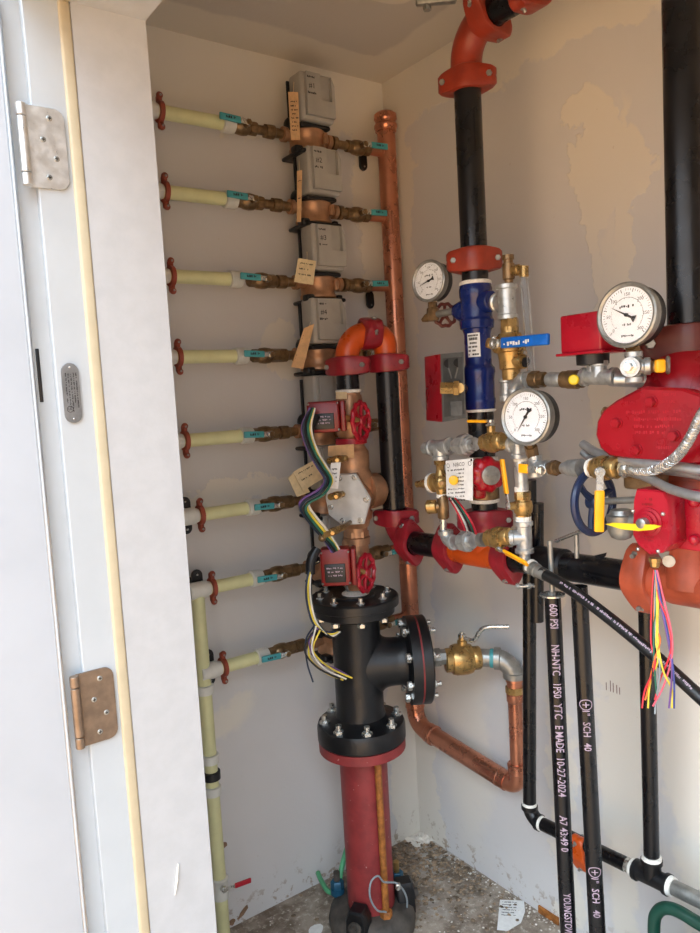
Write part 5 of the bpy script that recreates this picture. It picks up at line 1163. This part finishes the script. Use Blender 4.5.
stand('black steel pipe stencilled SCH 40 right of the printed one', 579, 586, 597, 925, -.325, (('\u2295', 587, 697, .016, 1, 0), ('1"', 588, 707, .016, 1, 0), ('SCH', 589.5, 720, .0165, 1, 0), ('40', 591, 741, .0165, 1, 0), ('\u2295', 595, 863, .016, 1, 0), ('1"', 596, 873, .016, 1, 0), ('SCH', 597, 885, .0165, 1, 0), ('40', 598, 906, .0165, 1, 0)), False)
solo('threaded_rod', 'short grey threaded rod standing above the black main', 'rod', MB().cyl(P(577, 558, x=-.30), P(576.5, 535, x=-.30), .0048, 12), 'brushed')
a = P(556, 541, x=-.27); b = P(606, 521, x=-.31); solo('tie_rod', 'thin silver rod slanting behind the blue handwheel', 'rod', MB().cyl(a, b, .0042, 12), 'steel')
mb = MB().prism([P(588, 557, x=-.27), P(607, 552.5, x=-.27), P(606, 556, x=-.27), P(592, 566, x=-.27)], -X, .004, .001); solo('steel_tab', 'flat dark steel tab sticking up behind the main', 'tab', mb, 'black_iron')
# drain pipes on the right wall
XD = -.135
def dp(px, py): return P(px, py, x=XD)
dB = dp(530, 818); dT = dp(652, 877); dd = (dT - dB).normalized()
top = P(532, 585, x=XD)
solo('drain_pipe', 'vertical black drain pipe right of the copper drop', 'pipe', MB().cyl(V((XD, dB.y, dB.z + .03)), dp(529.5, 480), .0167, 22), 'black_pipe')
T = thing('black_elbow', 'black elbow with white tape at the bottom of the drain pipe', 'pipe elbow', dB); part(T, 'body', elbow(MB(), dB, Z, dd, .036, .0185, .013), 'black_iron')
tapes(T, MB().lathe(dB + Z * .036, Z, [(0, .019), (.007, .0185)], 18), MB().lathe(dB + dd * .036, dd, [(0, .019), (.007, .0185)], 18))
solo('drain_pipe', 'black drain pipe sloping low along the riser wall', 'pipe', MB().cyl(dB + dd * .03, dT - dd * .03, .0167, 22), 'black_pipe')
T = thing('black_tee', 'black tee with white tape on the low sloping drain pipe', 'pipe tee', dT); part(T, 'body', tee(MB(), dT, dd, Z, .0195, .042, .042), 'black_iron')
tapes(T, MB().lathe(dT + dd * .042, dd, [(0, .0215), (.009, .02)], 18), MB().lathe(dT - dd * .042, -dd, [(0, .0215), (.008, .02)], 18), MB().lathe(dT + Z * .042, Z, [(0, .0215), (.008, .02)], 18))
part(T, 'bare_thread', MB().cyl(dT - dd * .05, dT - dd * .062, .0172, 18), 'steel')
solo('drain_pipe', 'bare grey steel drain pipe leaving the black tee', 'pipe', MB().cyl(dT + dd * .035, dT + dd * .42, .0165, 22), 'brushed')
vt = P(650, 600, x=XD); solo('drain_pipe', 'vertical black pipe rising from the black tee', 'pipe', MB().cyl(dT + Z * .04, V((XD, dT.y, vt.z + .12)), .0167, 22), 'black_pipe')
coupling('bright orange clamp coupling on the sloping drain pipe', dp(581, 850) - V((0, 0, .008)), dd, Z - X * .2, .0175, .045, 'orange', .034, .012)
mb = MB().cyl(P(537, 621, x=-.2), P(537, 503, x=-.2), .0155, 20); solo('black_sleeve', 'short black pipe sleeve hanging behind the galvanized tee', 'pipe', mb, 'black_pipe')
p = P(525, 586, x=-.3); solo('carriage_bolt', 'loose bright bolt under the main beside the red coupling', 'bolt', bolt(MB(), p, FR, .026, .0075), 'steel')
k = MB(); k2 = P(607, 682, x=-.0006); 
for i, (dx, h_) in enumerate(((0, .02), (.012, .028), (.02, .024), (.030, .022), (.038, .018))): o = P(606, 690, x=-.0006) - Y * dx; k.quad(o, o - Y * .002, o - Y * .002 + Z * h_, o + Z * h_)
solo('wall_scribble', 'small pencil marks on the wall between the black pipes', 'marking', k, 'brown_red')
# ================================================================== floor things
q = [P(500, 900, z=.0015), P(524, 901, z=.0015), P(525, 912, z=.0015), P(521, 923, z=.0015), P(508, 931, z=.0015), P(497, 930, z=.0015)]
T = thing('receipt', 'crumpled white printed paper lying on the concrete floor', 'paper', sum(q, V()) / 6)
part(T, 'sheet', MB().prism(q, Z, .0012), 'white_paper'); k = MB()
U1 = (q[1] - q[0]).normalized(); D1 = (q[5] - q[0]).normalized()
for j in range(6): scribble(k, q[0] + D1 * (.012 + .011 * j) + U1 * .008 + Z * .0016, U1, -D1, .04, .004, j + 200, 0)
part(T, 'lettering', k, 'ink')
q = P(316, 930, z=.001); solo('paper_scrap', 'torn scrap of pale paper on the floor beside the riser foot', 'paper', MB().prism([q + V((.028 * math.cos(t) * random.uniform(.6, 1), .02 * math.sin(t), 0)) for t in [i * PI / 5 for i in range(10)]], Z, .0012), 'white_paper')
mb = MB(); rn = random.Random(2)
def bit(p, r):
    ic = [(0, 0, 1), (.9, 0, .4), (.28, .85, .4), (-.72, .53, .4), (-.72, -.53, .4), (.28, -.85, .4), (0, 0, -.5)]
    vs = [p + V((x * r * rn.uniform(.6, 1.2), y * r * rn.uniform(.6, 1.2), z * r * rn.uniform(.4, .9))) for x, y, z in ic]
    mb.add(vs, [(0, 1, 2), (0, 2, 3), (0, 3, 4), (0, 4, 5), (0, 5, 1), (6, 2, 1), (6, 3, 2), (6, 4, 3), (6, 5, 4), (6, 1, 5)])
for i in range(900):
    a = abs(rn.gauss(0, .16)); b = abs(rn.gauss(0, .2)); p = V((-.012 - a, -.012 - b, .002))
    if (V((p.x - CX, p.y - CY, 0))).length > .12: bit(p, rn.uniform(.003, .010))
solo('floor_rubble', 'brown and grey rubble heaped in the floor corner', 'rubble', mb, mat('mixed_rubble', (146, 126, 104), .95, 0, .5, 45), None, 'stuff')
mb = MB()
for i in range(420):
    t = rn.random(); p = V((-.006 - abs(rn.gauss(0, .022)), -.12 - .75 * t, .001)) if i % 2 else V((-.05 - rn.random() * .7, -.04 - rn.random() * .7, .001))
    if (V((p.x - CX, p.y - CY, 0))).length > .12: bit(p, rn.uniform(.0015, .005))
solo('plaster_crumbs', 'white plaster crumbs scattered along the wall foot', 'crumbs', mb, 'crumb', None, 'stuff')
mb = MB()
for i in range(70):
    a = rn.random() * .06; b = rn.random() * .06; bit(V((-.004 - a, -.004 - b, .0)), rn.uniform(.008, .02))
solo('plaster_heap', 'small white plaster heap right in the floor corner', 'plaster', mb, 'crumb', None, 'stuff')
mb = MB().box((-.004, -.55, .012), (.006, .07, .022), None, .001); solo('cardboard_scrap', 'brown cardboard strip leaning at the wall foot behind the pipes', 'cardboard', mb, 'rust')
# green framed machine at the lower right
XG = -.19; a = P(653, 933, x=XG); fp = arc([P(655, 960, x=XG), P(654, 925, x=XG), P(657, 913, x=XG), P(665, 908, x=XG), P(678, 911, x=XG), P(700, 924, x=XG), P(740, 946, x=XG)], 7)
T = thing('tool_frame', 'dark green tubular frame around a black case at lower right', 'machine', V((XG, a.y - .12, 0)))
fb = [V((XG, fp[0].y, .02))] + fp + [V((XG, fp[-1].y - .03, fp[-1].z - .04)), V((XG, fp[-1].y - .05, .02))]
part(T, 'frame', MB().tube(fb, .013, 16), 'dark_green')
c = P(678, 945, x=XG + .02); part(T, 'case', MB().box((XG, a.y - .15, c.z / 2 + .02), (.13, .2, c.z + .01), None, .02), 'black_plastic')
part(T, 'base_rail', MB().box((XG, a.y - .15, .012), (.15, .26, .024), None, .008), 'dark_green')
# ================================================================== light
w = bpy.data.worlds.new('daylight'); SC.world = w; w.use_nodes = True; nt = w.node_tree
bg = nt.nodes['Background']; tc_ = nt.nodes.new('ShaderNodeTexCoord'); sp = nt.nodes.new('ShaderNodeSeparateXYZ'); rp_ = nt.nodes.new('ShaderNodeValToRGB')
nt.links.new(tc_.outputs['Generated'], sp.inputs[0]); nt.links.new(sp.outputs[2], rp_.inputs[0]); mr = nt.nodes.new('ShaderNodeMapRange'); mr.interpolation_type = 'SMOOTHSTEP'; mr.inputs[1].default_value = -.55; mr.inputs[2].default_value = .0; mr.inputs[3].default_value = 1.; mr.inputs[4].default_value = .5
vm = nt.nodes.new('ShaderNodeVectorMath'); vm.operation = 'SCALE'; nt.links.new(sp.outputs[0], mr.inputs[0]); nt.links.new(rp_.outputs[0], vm.inputs[0]); nt.links.new(mr.outputs[0], vm.inputs['Scale'])
nt.links.new(vm.outputs[0], bg.inputs[0])
cr = rp_.color_ramp; e = cr.elements
e[0].position = 0; e[0].color = (.85, 1., 1.22, 1); e[1].position = 1; e[1].color = (.38, .44, .46, 1)
for q, c in ((.2, (.87, 1.02, 1.24, 1)), (.3, (.12, .16, .2, 1)), (.5, (.1, .13, .16, 1)), (.68, (.36, .43, .45, 1))): e.new(q).color = c
mr = nt.nodes.new('ShaderNodeMapRange'); mr.interpolation_type = 'SMOOTHSTEP'; mr.inputs[1].default_value = -.55; mr.inputs[2].default_value = .0; mr.inputs[3].default_value = 1.; mr.inputs[4].default_value = .5
vm = nt.nodes.new('ShaderNodeVectorMath'); vm.operation = 'SCALE'; nt.links.new(sp.outputs[0], mr.inputs[0]); nt.links.new(rp_.outputs[0], vm.inputs[0]); nt.links.new(mr.outputs[0], vm.inputs['Scale'])
nt.links.new(vm.outputs[0], bg.inputs[0])
e = rp_.color_ramp.elements; e[0].position = 0; e[0].color = (.10, .09, .085, 1); e[1].position = 1; e[1].color = (.8, .94, 1.15, 1)
e2_ = rp_.color_ramp.elements.new(.2); e2_.color = (.22, .23, .25, 1); e3_ = rp_.color_ramp.elements.new(.5); e3_.color = (.86, .96, 1.12, 1)
bg.inputs[1].default_value = SKY
sd = bpy.data.lights.new('sun', 'SUN'); sd.energy = SUN; sd.angle = math.radians(.6); sd.color = (1, .84, .46)
so = bpy.data.objects.new('sun', sd); COL.objects.link(so); so.rotation_euler = V((.58, .25, .78)).to_track_quat('Z', 'Y').to_euler()
pl = bpy.data.lights.new('doorway_portal', 'AREA'); pl.shape = 'RECTANGLE'; pl.size = YJ - YR; pl.size_y = ZH; pl.cycles.is_portal = True
po = bpy.data.objects.new('doorway_portal', pl); COL.objects.link(po); po.location = (XO - .01, (YJ + YR) / 2, ZH / 2); po.rotation_euler = X.to_track_quat('-Z', 'Z').to_euler()
vs = SC.view_settings; vs.view_transform = 'Standard'; vs.look = 'None'; vs.gamma = 1; vs.use_curve_mapping = False; vs.exposure = EXPO
SC.cycles.max_bounces = 10; SC.cycles.diffuse_bounces = 6; SC.cycles.glossy_bounces = 5; SC.cycles.transparent_max_bounces = 12; SC.cycles.use_denoising = True
SC.cycles.sample_clamp_indirect = 8
